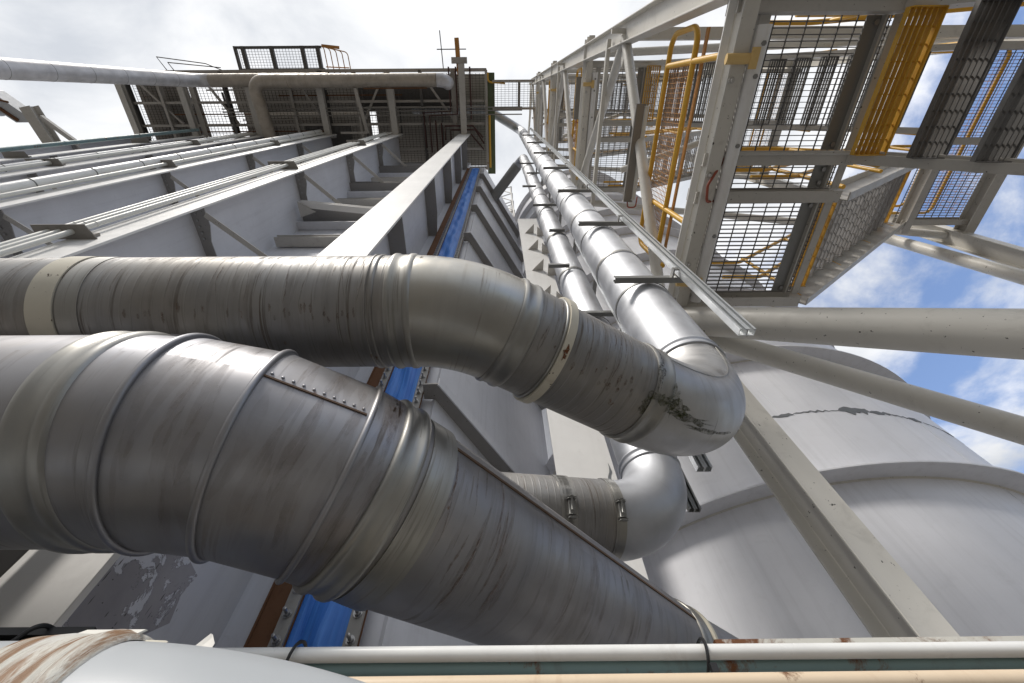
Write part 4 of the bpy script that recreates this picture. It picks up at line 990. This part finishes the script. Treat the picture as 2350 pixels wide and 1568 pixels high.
# pipes on the wall columns
def run(x, y, z0, z1, r, mat, name, lab, cat='conduit', grp=None, rings=0):
    b = MB(); b.tube([(x, y, z0), (x, y, z1)], r, 24)
    if rings:
        t = thing(name, lab, cat, (x, y, z0), grp); b.build('pipe_run', M[mat], t, 60); z = z0 + .4
        while z < z1:
            bead((x, y, z), (0, 0, 1), r - .001, r * .1 + .002, 'galvdark' if rings > 1 else mat, t, 'collar'); z += 1.25 if rings > 1 else 3.1
        return t
    return tag(b.build(name, M[mat], None, 60), lab, cat, grp)
x = COLX[1]
for dx_, lab in ((-.40, 'outermost of the three pale conduits on one column'), (-.275, 'middle one of the three pale conduits on one column'), (-.14, 'dirtiest of the three pale conduits, lying on the flange')):
    run(x + dx_, YF - .09, GZ, 20.7, .030, 'conduit', 'conduit', lab, 'conduit', 'three conduits on one column', 1)
x = COLX[2]
run(x - .33, YF - .13, GZ, 20.9, .10, 'whitepipe', 'lagged_pipe', 'fat white pipe with thin dark rings on the third wall column', 'pipe', None, 2)
run(x - .13, YF - .08, GZ, 20.9, .036, 'conduit', 'conduit', 'thin pale conduit beside the fat white pipe', 'conduit', None, 1)
x = COLX[3]
b = MB(); b.box(x - .95, x - .45, YF - .05, YF - .03, GZ, 21.0); tag(b.build('cable_duct_cover', M['white'], None), 'flat white cover plate between the two leftmost groups of pipes', 'cover plate')
run(x - .38, YF - .08, GZ, 20.9, .075, 'whitepipe', 'lagged_pipe', 'slim white pipe beside the flat cover plate', 'pipe', None, 2)
run(x - .20, YF - .08, GZ, 20.9, .045, 'conduit', 'conduit', 'thin pale conduit to the right of the slim white pipe', 'conduit', None, 1)
x = COLX[4]
run(x + .15, YF - .25, GZ, 20.9, .06, 'teal', 'blue_pipe', 'blue-green pipe along the upper left edge of the wall', 'pipe', None, 1)
NB = 0
ords = ['lowest', 'middle', 'highest']
for ci, zz3, wd_, nm in ((1, (4.7, 10.2, 15.8), .55, 'three pale conduits'), (2, (5.0, 10.6, 16.0), .55, 'fat white pipe'), (3, (5.6, 11.0, 16.4), .75, 'flat cover plate'), (4, (8.0, 12.8, 17.5), .6, 'blue-green pipe')):
    x = COLX[ci] + (.3 if ci == 4 else 0)
    for z, od in zip(zz3, ords):
        b = MB(); b.box(x - wd_, x + .02, YF - .035, YF - .003, z, z + .13)
        b.plate([(x - wd_ - .02, YF - .17, z - .006), (x + .03, YF - .17, z - .006), (x + .10, YF - .002, z - .006), (x - wd_ - .02, YF - .002, z - .006)], (0, 0, -.012))
        tag(b.build('pipe_support', M['bracket'], None), f'{od} grey angle bracket under the {nm}', 'bracket', 'angle brackets under the wall pipes')
# floodlight on its post
fl = thing('floodlight', 'boxy grey floodlight on a short post at the far left', 'floodlight', (-17.2, .1, 17.0))
b = MB(); b.ext(hprof(.40, .36, .03, .024), (-16.75, .12, 17.0), (-16.55, YF, 17.0)); b.build('post', M['steel'], fl)
b = MB(); b.bar((-16.5, .45, 17.0), (-15.6, YF, 17.0), .16, .12); b.build('strut', M['steel'], fl)
b = MB(); b.plate([(-18.15, -.32, 17.0), (-17.85, -.38, 17.0), (-17.0, .42, 17.0), (-17.05, .62, 17.0), (-17.5, .62, 17.0), (-18.15, .05, 17.0)], (0, 0, .5)); b.build('housing', M['lamp'], fl, bevel=.01)
b = MB(); b.bar((-17.95, .02, 16.96), (-17.35, .55, 16.96), .10, .05); b.bar((-17.75, -.12, 16.955), (-17.35, -.02, 16.955), .06, .04); b.build('bracket_plate', M['rusty'], fl)
b = MB(); b.ring((-17.95, .22, 17.1), (-.8, .1, -.2), [(0, .01), (0, .2), (.15, .19), (.26, .12), (.36, .1), (.36, .01)], 24); b.build('lamp_head', M['lamp'], fl)
b = MB(); b.box(-16.8, -16.5, YF - .02, YF + .14, 16.6, 17.4); b.build('base_plate', M['steel'], fl)
# lattice mast and ladder far behind, in the gap between wall and vessel
lm = thing('lattice_mast', 'thin pale lattice mast seen in the sky gap beside the platform', 'mast', (.1, 6.2, GZ))
b = MB()
c4 = [(-.9, 6.0), (.9, 6.0), (.9, 7.4), (-.9, 7.4)]
for x, y in c4: b.tube([(x, y, 12), (x * .9, y, 34)], .05, 8)
b.build('leg', M['steel'], lm)
for k in range(8):
    z = 13 + 2.7 * k; b = MB()
    for i in range(4):
        (xa, ya), (xb, yb) = c4[i], c4[(i + 1) % 4]
        b.tube([(xa, ya, z), (xb, yb, z + 2.7)], .035, 6); b.tube([(xb, yb, z), (xa, ya, z + 2.7)], .035, 6)
    b.build('brace', M['steel'], lm)

# ------------------------------------------------------------------ foreground pipes
fp = thing('lagged_pipe', 'white lagged pipe curving away in the lower left corner, bound with torn tape', 'pipe', (-.5, .55, .1))
fr_ = .115
pts = [V((-2.2, .505, .100)), V((-.44, .505, .100))] + arc((-.40, .505, .100), (1, 0, 0), (.72, .69, -.16), .50, 20)
pts += [pts[-1] + V((.72, .69, -.16)).normalized() * .05 * k for k in (1, 4, 9, 16)]
b = MB(); b.tube(pts, fr_, 64, caps=False); b.build('jacket', M['lagging'], fp, 60)
wc = V((-.40, .505, .100))
b = MB(); b.ring(wc, (1, .10, .05), [(-.045, fr_), (-.047, fr_ + .004), (-.02, fr_ + .006), (.0, fr_ + .005), (.02, fr_ + .009), (.034, fr_ + .005), (.036, fr_)], 96); b.build('tape_band', M['wrap'], fp, 60)
def tatter(pts, name, mat):
    b = MB(); r = random.Random(len(pts))
    b.plate([V(p) for p in pts], V((.0015, .002, 0))); b.build(name, M[mat], fp)
zt = .100 + fr_ * .93; ox = .20
tatter([(-.64 + ox, .46, zt + .000), (-.575 + ox, .46, zt + .0), (-.565 + ox, .465, zt + 0.0108), (-.59 + ox, .47, zt + 0.0132), (-.62 + ox, .46, zt + 0.0084)], 'torn_tape', 'wrap')
tatter([(-.60 + ox, .47, zt - .002), (-.545 + ox, .47, zt - .002), (-.548 + ox, .48, zt + 0.0072), (-.575 + ox, .475, zt + 0.0060)], 'torn_tape', 'tape')
tatter([(-.52 + ox, .48, zt - .004), (-.50 + ox, .48, zt - .004), (-.505 + ox, .49, zt + 0.0096), (-.512 + ox, .49, zt + 0.0180)], 'torn_tape', 'beige')
# slotted black channel with a hoop of cable
bc = thing('black_channel', 'short black slotted channel at the lower left edge', 'channel rail', (-1.0, .8, .35))
b = MB(); b.ext(sprof(.06, .06, .004, .014), (-1.6, .84, .352), (-.735, .84, .352), (0, -1, .2)); b.build('rail', M['black'], bc)
b = MB(); b.tube(rnd_path([(-.87, .80, .315), (-.82, .795, .385), (-.81, .86, .39)], .02, 6), .004, 8); b.build('tie', M['black'], bc)
X9 = 2.6
def long_pipe(name, y, z, r, mat, lab, cat='pipe', x0=-1.2, slope=0.0, grp='pipes along the bottom edge'):
    b = MB(); b.tube([(x0, y, z), (X9, y, z + slope)], r, 28); return tag(b.build(name, M[mat], None, 60), lab, cat, grp)
long_pipe('white_tube', .900, .3745, .0125, 'whitepipe', 'clean white tube tied along the bottom of the view', slope=.003)
long_pipe('blue_pipe', .925, .362, .0135, 'teal', 'grimy blue-green pipe just under the white tube', slope=.006)
long_pipe('cream_pipe', .86, .306, .016, 'cream', 'cream pipe with rust flecks along the very bottom edge', slope=.012)
b = MB(); b.bar((.42, .935, .4045), (X9, .935, .4125), .012, .010); tag(b.build('rusty_edge_bar', paint('rust_flaked_bar', (.62, .60, .54), .6, dirt=(.22, .10, .04), damt=.8, rust=.55), None), 'narrow rust stained bar showing above the white tube on the right', 'bar')
def zip_tie(x, lab):
    b = MB(); b.tube([V((x + .006 * math.sin(t), .912 + .034 * math.cos(t), .369 + .031 * math.sin(t))) for t in [6.2832 * i / 24 for i in range(25)]], .0032, 6); b.box(x - .006, x + .006, .872, .882, .335, .348)
    tag(b.build('cable_tie', M['black'], None), lab, 'cable tie', 'cable ties on the bottom pipes')
zip_tie(-.392, 'black cable tie round the tubes below the blue strip'); zip_tie(.375, 'black cable tie round the tubes at the foot of the cone')
